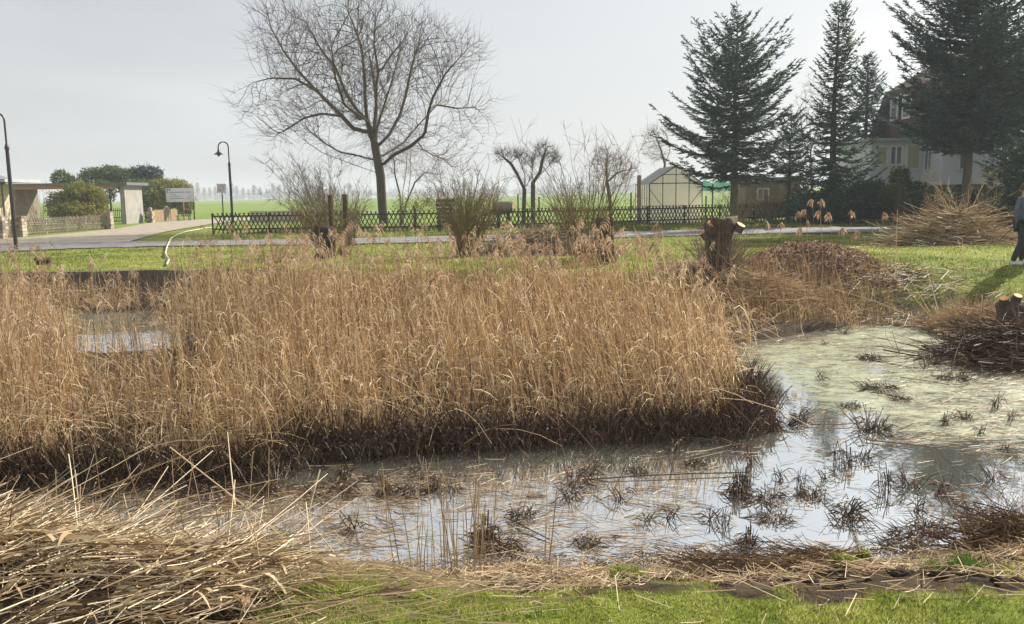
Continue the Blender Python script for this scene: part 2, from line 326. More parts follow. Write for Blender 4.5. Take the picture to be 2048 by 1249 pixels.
def water_mat():
    m = bpy.data.materials.new('water'); m.use_nodes = True; t = m.node_tree; N = t.nodes; L = t.links; N.clear()
    o = N.new('ShaderNodeOutputMaterial'); tcn = N.new('ShaderNodeTexCoord')
    def noise(s, d=5, r=.6, sc=None):
        n = N.new('ShaderNodeTexNoise'); n.inputs['Scale'].default_value = s; n.inputs['Detail'].default_value = d; n.inputs['Roughness'].default_value = r
        if sc:
            mpn = N.new('ShaderNodeMapping'); mpn.inputs['Scale'].default_value = sc; L.new(tcn.outputs['Object'], mpn.inputs['Vector']); L.new(mpn.outputs[0], n.inputs['Vector'])
        else: L.new(tcn.outputs['Object'], n.inputs['Vector'])
        return n
    nb = noise(1.8, 3); bu = N.new('ShaderNodeBump'); bu.inputs['Strength'].default_value = .10; bu.inputs['Distance'].default_value = .03; L.new(nb.outputs['Fac'], bu.inputs['Height'])
    gl = N.new('ShaderNodeBsdfGlossy'); gl.inputs['Roughness'].default_value = .035; gl.inputs['Color'].default_value = (.90, .95, 1, 1); L.new(bu.outputs[0], gl.inputs['Normal'])
    df = N.new('ShaderNodeBsdfDiffuse'); df.inputs['Color'].default_value = (.16, .155, .125, 1)
    fr = N.new('ShaderNodeFresnel'); fr.inputs['IOR'].default_value = 22.0; L.new(bu.outputs[0], fr.inputs['Normal'])
    w = N.new('ShaderNodeMixShader'); L.new(fr.outputs[0], w.inputs[0]); L.new(df.outputs[0], w.inputs[1]); L.new(gl.outputs[0], w.inputs[2])
    fn = noise(3.2, 8, .72, (1, 1.6, 1)); fine = noise(28, 6, .7, (1, 1.8, 1))
    fc = ramp(N, [(.085, .085, .045), (.22, .245, .135), (.37, .40, .26)], (.3, .5, .7)); L.new(fine.outputs['Fac'], fc.inputs[0])
    fd = N.new('ShaderNodeBsdfPrincipled'); fd.inputs['Roughness'].default_value = .55; fd.inputs['Specular IOR Level'].default_value = .25; L.new(fc.outputs[0], fd.inputs['Base Color'])
    a = N.new('ShaderNodeAttribute'); a.attribute_name = 'film'
    def thr(at, nn, lo, hi):
        s = N.new('ShaderNodeMath'); s.operation = 'ADD'; L.new(at.outputs['Fac'], s.inputs[0]); L.new(nn.outputs['Fac'], s.inputs[1])
        r = N.new('ShaderNodeMapRange'); r.inputs[1].default_value = lo; r.inputs[2].default_value = hi; L.new(s.outputs[0], r.inputs[0]); return r
    r1 = thr(a, fn, .82, 1.08)
    x1 = N.new('ShaderNodeMixShader'); L.new(r1.outputs[0], x1.inputs[0]); L.new(w.outputs[0], x1.inputs[1]); L.new(fd.outputs[0], x1.inputs[2])
    a2 = N.new('ShaderNodeAttribute'); a2.attribute_name = 'scum'; n2 = noise(5, 8, .75, (1, 1.5, 1))
    r2 = thr(a2, n2, .92, 1.12); mu = N.new('ShaderNodeMath'); mu.operation = 'MULTIPLY'; mu.inputs[1].default_value = .40; L.new(r2.outputs[0], mu.inputs[0])
    sc = ramp(N, [(.10, .07, .045), (.30, .25, .19), (.48, .43, .36)], (.35, .5, .68)); L.new(fine.outputs['Fac'], sc.inputs[0])
    sd_ = N.new('ShaderNodeBsdfPrincipled'); sd_.inputs['Roughness'].default_value = .6; L.new(sc.outputs[0], sd_.inputs['Base Color'])
    x2 = N.new('ShaderNodeMixShader'); L.new(mu.outputs[0], x2.inputs[0]); L.new(x1.outputs[0], x2.inputs[1]); L.new(sd_.outputs[0], x2.inputs[2])
    L.new(x2.outputs[0], o.inputs['Surface']); return m
water = grid_obj('water', np.arange(-18.5, 15.6, .15), np.arange(5, 24.6, .15), lambda x, y: np.full(x.shape, WL), water_mat(),
                 lambda x, y: {'film': .50*sst(-sdpoly(x, y, FILM)/1.3+.35)+.10*(fbm(x, y, .9, 3, 71)-.5), 'scum': .50*sst(-sdpoly(x, y, FILM2)/.7+.35)})
tag(water, kind='structure')
# roads
def road_mat():
    return mat('asphalt', [(.11, .105, .11), (.24, .23, .235)], .85, 0, attr=False, nscale=.9, bump=.3, bscale=40)
m_road = road_mat()
m_gravel = mat('gravel', [(.24, .20, .16), (.38, .33, .27)], .95, 0, attr=False, nscale=1.7, bump=.5, bscale=30)
def strip(name, L1, L2, z, m, th=.02):
    b = MB(); n = len(L1)
    v = [(p[0], p[1], z) for p in L1]+[(p[0], p[1], z) for p in L2]
    b.add(v, [[i, i+1, n+i+1, n+i] for i in range(n-1)])
    o = b.build(name, m); tag(o, kind='structure'); return o
def dens(pts, n=60):
    pts = np.array(pts, float); t = np.linspace(0, len(pts)-1, n); i = np.minimum(t.astype(int), len(pts)-2); f = (t-i)[:, None]
    p = pts[i]*(1-f)+pts[i+1]*f; return p
lo = dens([G(-500, 545)[:2], G(0, 506)[:2], G(150, 499)[:2], G(350, 494)[:2], G(700, 490)[:2], G(1024, 483)[:2], G(1500, 470)[:2], G(2048, 462)[:2], (40, 31), (60, 29)], 90)
hi = dens([G(-500, 500)[:2], G(0, 489)[:2], G(150, 487)[:2], G(350, 484)[:2], G(700, 479)[:2], G(1024, 471)[:2], G(1500, 459)[:2], G(2048, 448)[:2], (40, 36), (60, 34)], 90)
lo[:, 1] += .12*np.sin(np.arange(90)*1.7); 
strip('road', lo, hi, .045, m_road)
strip('side_road', dens([G(-500, 510)[:2], G(0, 492)[:2], G(150, 490)[:2], G(260, 485)[:2], G(330, 465)[:2], G(425, 449)[:2], (-22, 72), (-14, 110)], 60),
      dens([G(-500, 492)[:2], G(0, 480)[:2], G(60, 476)[:2], G(225, 460)[:2], G(300, 447)[:2], G(400, 440)[:2], (-27, 80), (-17, 115)], 60), .041, m_gravel)
strip('yard_pavement', [G(1735, 437)[:2], G(1900, 450)[:2], (30, 34), (45, 34)], [G(1760, 424)[:2], G(1900, 418)[:2], (29, 47), (45, 47)], .049, m_road)
# ---------------------------------------------------------------- trees
def bezpath(pts, n):
    pts = np.array(pts, float); d = np.concatenate([[0], np.cumsum(np.linalg.norm(np.diff(pts, axis=0), axis=1))])
    t = np.linspace(0, d[-1], n); return np.stack([np.interp(t, d, pts[:, k]) for k in range(3)], 1)
def colonize(seeds, att, step, kill, infl, iters, tipr, expo=2.4, bias=0.0):
    nodes = []; par = []
    for sp, pidx in seeds:
        base = pidx
        if base == 'near' and nodes:
            base = int(np.argmin(np.linalg.norm(np.array(nodes)-sp[0], axis=1)))
        L = np.sum(np.linalg.norm(np.diff(np.array(sp), axis=0), axis=1)); q = bezpath(sp, max(2, int(L/step)+1))
        for k, pt in enumerate(q):
            if k == 0 and isinstance(base, int): continue
            par.append(len(nodes)-1 if (k > 1 or (k == 1 and not isinstance(base, int))) else (base if isinstance(base, int) else -1)); nodes.append(pt)
            base = base if k == 0 else base
    att = att.copy()
    for it in range(iters):
        if not len(att): break
        kd = kdtree.KDTree(len(nodes))
        for i, p in enumerate(nodes): kd.insert(p, i)
        kd.balance(); acc = {}; keep = np.ones(len(att), bool)
        for k, p in enumerate(att):
            co, i, d = kd.find(p)
            if d < kill: keep[k] = False
            elif d < infl: acc.setdefault(i, []).append((p-nodes[i])/d)
        att = att[keep]; new = 0
        for i, l in acc.items():
            v = np.mean(l, 0)+rng.normal(size=3)*.10+(bias*unit(nodes[i]-zt(750, 560)) if bias else 0); v = v/(np.linalg.norm(v)+1e-6)
            if par[i] >= 0:
                pv = nodes[i]-nodes[par[i]]; v = v*.6+.6*pv/(np.linalg.norm(pv)+1e-6); v = v/np.linalg.norm(v)
            nodes.append(nodes[i]+v*step); par.append(i); new += 1
        if not new: break
    nodes = np.array(nodes); n = len(nodes); ch = [[] for _ in range(n)]
    for i, p in enumerate(par):
        if p >= 0: ch[p].append(i)
    rad = np.zeros(n)
    for i in range(n-1, -1, -1):
        rad[i] = tipr if not ch[i] else sum(rad[c]**expo for c in ch[i])**(1/expo)
    paths = []; radii = []; tips = []
    starts = [i for i in range(n) if par[i] < 0]
    stack = [(None, s) for s in starts]
    while stack:
        p, s_ = stack.pop(); path = [] if p is None else [p]; r = [] if p is None else [rad[s_]]
        cur = s_
        while True:
            path.append(cur); r.append(rad[cur])
            if not ch[cur]: tips.append((nodes[cur], nodes[cur]-nodes[par[cur]])); break
            cs = sorted(ch[cur], key=lambda c: -rad[c])
            for c in cs[1:]: stack.append((cur, c))
            cur = cs[0]
        paths.append(nodes[path]); radii.append(np.array(r))
    return paths, radii, tips, nodes, rad, par
def add_twigs(b, bases, dirs, lo, hi, r0, spread=.6, droop=-.05, K=4, up=.1):
    bases = np.asarray(bases); n = len(bases); d = unit(unit(np.asarray(dirs))+rng.normal(size=(n, 3))*spread+np.array([0, 0, up])); L = rng.uniform(lo, hi, n)[:, None]
    t = np.linspace(0, 1, K); side = rng.normal(size=(n, 3))*.18
    P = bases[:, None]+d[:, None]*(L*t)[..., None]+side[:, None]*(L*t**2)[..., None]+np.array([0, 0, 1])*(droop*(L*t**2))[..., None]
    b.tubes(P, r0*(1-.6*t)[None].repeat(n, 0), 3, rng.random(n)); return P
# main bare tree
TY = 50.0
def zt(zx, zy, dy=0): return A(420+zx/2.231, zy/2.231, TY+dy)
def big_tree():
    root = thing('bare_tree', G(765, 447)*0+A(767, 452, TY), 'large leafless walnut tree with a broad rounded crown behind the lattice fence', 'tree')
    trunk = [A(768, 456, TY), zt(768, 900), zt(762, 790), zt(748, 710), zt(736, 645)]
    seeds = [(trunk, -1)]
    add = lambda l: seeds.append(([zt(*q) for q in l], 'near'))
    add([(736, 645), (716, 590, -.2), (700, 530, -.5), (692, 440, -1), (690, 340, -1.3), (676, 210, -1), (640, 110, -1), (610, 40, -1)])
    add([(738, 640), (735, 560, .4), (742, 480, .8), (742, 380, 1), (752, 320, 1.2), (732, 200, 1.0), (738, 80, 1)])
    add([(748, 655), (800, 602, .2), (850, 510, .8), (872, 430, 1.1), (900, 300, 1.5), (930, 200, 1.8), (948, 90, 2)])
    add([(765, 742), (820, 692, -.4), (900, 650, -1), (958, 600, -1.6), (975, 500, -1.9), (992, 440, -2), (1050, 330, -2), (1130, 240, -2.2)])
    add([(978, 490, -1.9), (1010, 468, -1.2), (1100, 484, -.5), (1180, 480, 0)])
    add([(738, 770), (640, 735, -.6), (560, 705, -1), (500, 682, -1.2), (447, 645, -1.4)])
    add([(733, 715), (660, 695, .7), (580, 680, 1.2), (520, 645, 1.4), (467, 606, 1.6)])
    add([(702, 590), (640, 575, -1), (590, 520, -1.8), (520, 450, -2.2), (470, 400, -2.4), (400, 325, -2.6), (330, 230, -2.6), (280, 140, -2.4)])
    add([(475, 405, -2.4), (380, 352, -1.5), (270, 350, -1), (190, 370, -.8)])
    add([(690, 530), (640, 470, 1), (600, 400, 1.8), (560, 300, 2.2), (500, 230, 2.5), (440, 120, 2.6), (400, 50, 2.6)])
    add([(760, 320, 1.1), (800, 260, 2), (862, 180, 2.8), (900, 110, 3.2)])
    add([(742, 480, .8), (735, 400, 3), (720, 300, 4.5), (700, 180, 5)])
    add([(738, 600), (760, 520, -2.2), (800, 400, -4), (840, 260, -5)])
    add([(738, 600), (700, 540, -2.5), (600, 470, -4), (560, 350, -5), (540, 200, -5.2)])
    add([(765, 700, 0), (860, 640, 2), (930, 560, 3.4), (1040, 440, 4)])
    add([(590, 520, -1.8), (500, 508, -1.2), (420, 528, -.8), (350, 572, -.5), (285, 612, -.3)])
    add([(930, 655, -1.3), (985, 688, -1.2), (1045, 712, -1), (1085, 755, -.8)])
    c = zt(665, 300); n = 7800
    p = rng.normal(size=(n*2, 3)); p = unit(p)*(rng.random((n*2, 1))**(1/2.3)); hx = 555/2.231/FPX*TY; hz = 350/2.231/FPX*TY
    att = c+p*np.array([hx, hx*.85, hz]); att = att[att[:, 2] > c[2]-hz*.86]
    ang = np.arctan2(att[:, 2]-c[2], att[:, 0]-c[0]); q = np.linalg.norm((att-c)/np.array([hx, hx*.85, hz]), axis=1)
    att = att[q < .78+.13*np.sin(ang*5+1)+.06*np.sin(ang*13)+rng.random(len(att))*.12][:n]; hx, hz = hx*1.0, hz
    for (ex, ey) in ((340, 540), (450, 520), (250, 480), (1020, 690), (1100, 600), (1150, 500)):
        att = np.concatenate([att, zt(ex, ey)+rng.normal(size=(110, 3))*[.8, .8, .55]])
    paths, radii, tips, nodes, rad, par = colonize(seeds, att, .24, .36, 3.2, 90, .0085, 2.1, .35)
    s = .27/rad[0]
    bt = MB(); bc = MB(); tp = []; tr = []; cp = []; cr_ = []
    for a, r in zip(paths, radii):
        r = np.where(r > .03, r*(1+(s-1)*sst((r-.02)/.12)), r)
        (tp if r[0] > .05 else cp).append(a); (tr if r[0] > .05 else cr_).append(r)
    bt.paths(tp, tr, 7); bc.paths(cp, cr_, 3)
    thin = [i for i in range(len(nodes)) if rad[i] < .025 and par[i] >= 0]
    pick = rng.choice(thin, 5500); add_twigs(bc, nodes[pick], unit(nodes[pick]-nodes[np.array(par)[pick]])*.6+unit(nodes[pick]-zt(750, 700))*.6, .25, .9, .006, .5, .1)
    tb = np.array([a for a, d in tips]); td = np.array([d for a, d in tips])
    for k in range(2): add_twigs(bc, tb, unit(td)*.5+unit(tb-zt(750, 700))*.8, .4, 1.25, .0065, .28, .05)
    # epicormic shoots along the sawn low limbs
    low = [i for i in range(len(nodes)) if nodes[i][2] < zt(0, 560)[2] and nodes[i][2] > zt(0, 760)[2] and par[i] >= 0 and rad[i] > .02]
    pick = rng.choice(low, 650); add_twigs(bc, nodes[pick], rng.normal(size=(650, 3))*[1.2, 1, .4]+[0, 0, -.25], .5, 1.9, .008, .3, -.25, K=5)
    bt.build('trunk', m_bark, root, True); bc.build('crown', m_twig, root)
big_tree()
def small_tree(name, label, px, base_py, Y, limbs, crown, n, tr=.12, tw=900, m=None, step=.16, tipr=.007, cat='tree', group=None, tl=(.15, .6), up=.3):
    b0 = A(px, base_py, Y); b0[2] = min(b0[2], .05); b0[2] = max(-.2, b0[2])
    root = thing(name, b0, label, cat, group)
    seeds = []
    for k, l in enumerate(limbs):
        pts = [A(q[0], q[1], Y+(q[2] if len(q) > 2 else 0)) for q in l]
        if k == 0: pts[0] = b0-[0, 0, .1]
        seeds.append((pts, -1 if k == 0 else 'near'))
    att = []
    for (cx, cy, rx, ry, fr) in crown:
        k = int(n*fr); p = unit(rng.normal(size=(k, 3)))*(rng.random((k, 1))**.4); c = A(cx, cy, Y); att.append(c+p*np.array([rx, rx*.8, ry])/FPX*Y)
    paths, radii, tips, nodes, rad, par = colonize(seeds, np.concatenate(att), step, step*1.4, 2.2, 50, tipr)
    s = tr/rad[0]; bt = MB(); bc = MB(); bt.paths([p for p, r in zip(paths, radii) if r[0] > tipr*3.5], [r*(1+(s-1)*sst(r/rad[0])) for r in radii if r[0] > tipr*3.5], 6)
    cp = [(p, r) for p, r in zip(paths, radii) if r[0] <= tipr*3.5]; bc.paths([p for p, r in cp], [r for p, r in cp], 3)
    thin = [i for i in range(len(nodes)) if rad[i] < tipr*4 and par[i] >= 0]
    pick = rng.choice(thin, tw); add_twigs(bc, nodes[pick], nodes[pick]-nodes[np.array(par)[pick]], tl[0], tl[1], .006, .7, .1, up=up)
    bt.build('trunk', m_bark, root, True); bc.build('crown', m or m_twig, root); return root
small_tree('fruit_tree', 'pruned bare fruit tree forking low with knobbly spurs, left one of the pair', 1047, 425, 52, [[(1047, 425), (1048, 400), (1049, 380)], [(1049, 380), (1035, 350), (1022, 328), (1003, 312)], [(1049, 380, .2), (1050, 352, .5), (1040, 325, .5), (1034, 315, .6)], [(1049, 378), (1062, 356, -.3), (1066, 335, -.3)]],
           [(1008, 312, 20, 14, .3), (1036, 312, 18, 14, .35), (1058, 322, 14, 16, .2)], 420, .14, 1100, m_twig)
small_tree('fruit_tree', 'pruned bare fruit tree with a stout single stem, right one of the pair', 1066, 425, 53, [[(1066, 425), (1066, 400), (1066, 366)], [(1066, 366), (1080, 345), (1085, 320), (1090, 305)], [(1066, 366), (1078, 352, .5), (1095, 335, .5), (1108, 320, .5)], [(1066, 370), (1064, 345, -.3), (1068, 320, -.3)]],
           [(1085, 305, 22, 18, .4), (1106, 318, 18, 16, .35), (1066, 320, 10, 10, .15)], 420, .16, 1100, m_twig)
small_tree('fruit_tree', 'bare spreading fruit tree left of the pale greenhouse', 1222, 430, 53, [[(1222, 430), (1220, 400), (1214, 365)], [(1220, 395), (1232, 376, .5), (1258, 360, .6)], [(1214, 365), (1212, 340), (1215, 310)], [(1214, 365), (1236, 345, -.4), (1266, 338, -.4)], [(1214, 365), (1196, 345, .3), (1186, 330, .3)]],
           [(1212, 320, 36, 28, .4), (1245, 340, 36, 26, .35), (1200, 345, 25, 22, .2)], 500, .12, 1500, m_twigr)
small_tree('garden_tree', 'slender bare tree behind the ridge of the greenhouse', 1318, 420, 60, [[(1318, 420), (1322, 360), (1330, 330)], [(1330, 330), (1322, 300), (1310, 270)], [(1330, 330), (1340, 300), (1332, 268)]],
           [(1310, 290, 30, 40, .8)], 260, .08, 800, m_twigr)
small_tree('garden_tree', 'two-stemmed bare tree with yellowish bark just right of the big walnut trunk', 803, 440, 53, [[(803, 440), (800, 390), (790, 350), (788, 320)], [(803, 430), (806, 380), (812, 345), (815, 300)], [(803, 440), (815, 400), (820, 360), (822, 290)], [(815, 400), (830, 365), (850, 345), (885, 350)]],
           [(800, 320, 40, 50, .5), (850, 350, 40, 20, .3)], 300, .10, 900, m_twigr)
small_tree('garden_tree', 'faint bare tree rising behind the slim spruce', 1625, 420, 66, [[(1625, 420), (1622, 330), (1620, 250)], [(1622, 300), (1640, 240), (1650, 180)], [(1622, 330), (1605, 270), (1600, 220)]],
           [(1620, 230, 35, 90, .8)], 300, .08, 900, m_twigr)
def shrub(name, label, px, py, Y, n, h, spread, m, r0=.012, twigs=4, cat='shrub', z=None, tl=(.2, .6), lean=0, group=None, K=7, arch=.25, stemr=1.0, hmin=.5):
    b0 = A(px, py, Y) if z is None else np.array([*A(px, py, Y)[:2], z])
    root = thing(name, b0, label, cat, group)
    az = rng.uniform(0, 2*math.pi, n); sp = rng.random(n)**.6*spread; H = h*rng.uniform(hmin, 1, n); t = np.linspace(0, 1, K)
    base = b0+np.stack([np.cos(az)*.12*stemr, np.sin(az)*.12*stemr, np.full(n, -.08)], 1)*rng.uniform(.3, 1.6, (n, 1))
    P = np.empty((n, K, 3)); cur = np.cumsum(rng.normal(size=(n, K, 2))*.02*h, 1)
    P[..., 0] = base[:, :1]+(np.cos(az)*sp)[:, None]*t**(1+arch*0)+lean*t**1.5+cur[..., 0]*t
    P[..., 1] = base[:, 1:2]+(np.sin(az)*sp)[:, None]*t+cur[..., 1]*t
    P[..., 2] = base[:, 2:]+H[:, None]*(t*(1+arch)-arch*t**2)
    b = MB(); b.tubes(P, r0*(1-.75*t)[None]*rng.uniform(.6, 1.5, (n, 1)), 4, rng.random(n)); b.build('stems', m, root)
    if twigs:
        b = MB(); i = rng.integers(0, n, n*twigs); k = rng.integers(2, K, n*twigs); base = P[i, k]; d = P[i, k]-P[i, k-1]
        Q = add_twigs(b, base, d, tl[0], tl[1], r0*.5, .6, 0, up=.25)
        j = rng.integers(0, len(Q), n*twigs); add_twigs(b, Q[j, 2], Q[j, 2]-Q[j, 1], tl[0]*.5, tl[1]*.6, r0*.4, .7, 0, up=.2)
        b.build('twigs', m, root)
    return root
shrub('bare_shrub', 'broad leafless garden shrub with reddish twigs left of the big bare tree', 640, 445, 46.5, 44, 4.0, 2.4, m_twigr, .020, 16, lean=-.9, z=0, tl=(.3, .9))
shrub('bare_shrub', 'leafless twiggy shrub close left of the walnut trunk', 700, 440, 52, 22, 2.6, 1.2, m_twigr, .015, 10, z=0)
shrub('bare_shrub', 'dense low bare shrub between walnut and leaning log', 930, 440, 51, 40, 2.6, 1.6, m_twigr, .013, 12, z=0)
shrub('bare_shrub', 'bare shrub left of the pruned fruit trees', 985, 440, 55, 30, 2.5, 1.5, m_twigr, .012, 12, z=0)
shrub('bare_shrub', 'bare shrub behind the fence right of the pruned fruit trees', 1140, 440, 55, 30, 2.3, 1.4, m_twigg, .012, 10, z=0)
shrub('bare_shrub', 'tall whippy bare shrub against the trunk of the broad fir', 1475, 440, 46, 50, 2.3, 1.5, m_twigg, .012, 6, z=0)
shrub('bare_shrub', 'grey tangled shrub in front of the brown shed', 1540, 438, 52.5, 60, 2.5, 1.8, m_twigr, .012, 10, z=0)
shrub('bare_shrub', 'pale whippy shrub behind the lattice fence below the sparse fir', 1510, 432, 54.5, 30, 1.9, 1.3, m_twigr, .012, 10, z=0)
shrub('bare_shrub', 'sparse leafless shrub against the cream house wall', 78, 445, 54, 16, 3.0, 1.1, m_twigr, .012, 8, z=0)
shrub('bare_shrub', 'reddish leafless shrub at the left edge behind the stone pillar', 8, 450, 50, 30, 2.4, .8, m_twigr, .012, 8, z=0)
shrub('coppiced_willow', 'bushy cut willow with many thin upright shoots above a short dark trunk, nearest the street', 668, 510, 27, 95, 2.3, 1.15, m_twigg, .014, 5, z=-.05, stemr=2.4, tl=(.2, .7))
shrub('coppiced_willow', 'dense upright coppiced willow with dark lower stems in the middle of the lawn', 935, 512, 26, 110, 2.7, 1.0, m_twigg, .014, 5, z=-.05, stemr=1.6, tl=(.2, .7))
shrub('coppiced_willow', 'fan of long thin willow rods beside the leaning burr stump', 1172, 520, 24, 110, 3.5, 1.75, m_twigg, .011, 4, z=-.05, stemr=1.3, tl=(.3, .9), hmin=.35, lean=-.25)
def foliage(name, label, cat, blobs, m, leaf, dens_, group=None, trunkp=None, part='leaves', shell=.55):
    c0 = np.mean([b[:3] for b in blobs], 0); root = thing(name, (c0[0], c0[1], 0), label, cat, group); b = MB()
    for (x, y, z, rx, ry, rz) in blobs:
        k = int(dens_*(rx*ry+ry*rz+rx*rz)); d = unit(rng.normal(size=(k, 3))); rr = 1-rng.random((k, 1))**1.6*(1-shell)
        f = 1+.22*np.sin(d[:, :1]*7+x)*np.sin(d[:, 1:2]*6+y)*np.cos(d[:, 2:]*8)+.12*np.sin(d[:, :1]*19+z)*np.cos(d[:, 2:]*17)
        P = np.array([x, y, z])+d*rr*f*np.array([rx, ry, rz]); P = P[P[:, 2] > .02]
        b.leaves(P, leaf*rng.uniform(.6, 1.4, len(P)), np.clip(rng.normal(.45, .25, len(P))+.2*(np.sin(P[:, 0]*5)*np.sin(P[:, 2]*6)), 0, 1))
        sp = P[::25]; dd = unit(sp-np.array([x, y, z]))
        t = np.linspace(0, 1, 3); b.ribbons(sp[:, None]+dd[:, None]*(t*leaf*3)[None, :, None]+np.array([0, 0, 1])*(t*leaf*1.5)[None, :, None], leaf*.5*(1-t*.9)[None], None, rng.random(len(sp)))
    b.build(part, m, root)
    tb = MB(); 
    for (x, y) in (trunkp or [(c0[0], c0[1])]): tb.tubes(np.array([[x, y, -.1], [x+.05, y, 1.0], [x-.05, y, max(1.2, c0[2])]]), [.12, .09, .05], 6)
    tb.build('trunk', m_bark, root); return root
def el(px, py, Y, rx, rz, ry=None): p = A(px, py, Y); s = Y/FPX; return (p[0], p[1], p[2], rx*s, (ry or rx)*s, rz*s)
foliage('round_bush', 'rounded golden green juniper bush in front of the carport', 'bush', [el(130, 412, 58, 34, 30), el(160, 398, 58, 36, 34), el(188, 405, 58, 24, 30), el(150, 425, 57, 45, 22)], m_every, .07, 1500)
foliage('evergreen_tree', 'dark evergreen treetop left behind the carport roof', 'tree', [el(122, 358, 80, 18, 18), el(142, 366, 80, 16, 14)], m_ever, .10, 600)
foliage('evergreen_tree', 'broad rounded evergreen treetop behind the middle of the carport', 'tree', [el(185, 358, 80, 26, 22), el(220, 352, 81, 32, 20), el(245, 358, 81, 28, 20)], m_ever, .10, 600)
foliage('evergreen_tree', 'bluish spiky conifer treetop behind the carport end wall', 'tree', [el(285, 355, 82, 26, 22), el(303, 352, 82, 22, 18), el(275, 362, 82, 22, 18)], m_firb, .13, 500)
foliage('hedge', 'tall clipped hedge with a rounded yellow green top behind the white sign board', 'hedge', [el(305, 395, 79, 26, 34), el(325, 385, 80, 30, 26), el(350, 388, 81, 34, 28), el(368, 400, 81, 20, 30)], m_every, .085, 1200)
foliage('evergreen_shrub', 'olive green loose bush at the foot of the walnut tree', 'bush', [el(830, 412, 51, 36, 34), el(800, 418, 51, 20, 28), el(855, 405, 51, 24, 26)], m_every, .05, 300, shell=.1)
foliage('evergreen_shrub', 'low spreading dark evergreen under the slim spruce', 'bush', [el(1620, 415, 49, 48, 30), el(1680, 405, 48, 50, 36), el(1740, 400, 49, 46, 36), (A(1650, 425, 47.5)[0], 47.5, .7, 2.0, .9, .8)], m_fir, .09, 900)
foliage('evergreen_shrub', 'dark leafy shrub below the porch of the white house', 'bush', [el(1800, 358, 47, 20, 24), el(1785, 392, 46, 30, 24), el(1830, 385, 46.5, 26, 22)], m_ever, .08, 900)
foliage('evergreen_shrub', 'dark hedge mass below the white house at the right edge', 'bush', [el(1990, 398, 42, 50, 22), el(2060, 395, 42, 50, 30), el(1930, 400, 43, 40, 18)], m_fir, .09, 900)
foliage('evergreen_shrub', 'yellow green bush between the broad fir and the slim spruce', 'bush', [el(1605, 375, 54, 22, 24), el(1590, 400, 54, 26, 20)], m_every, .08, 500)
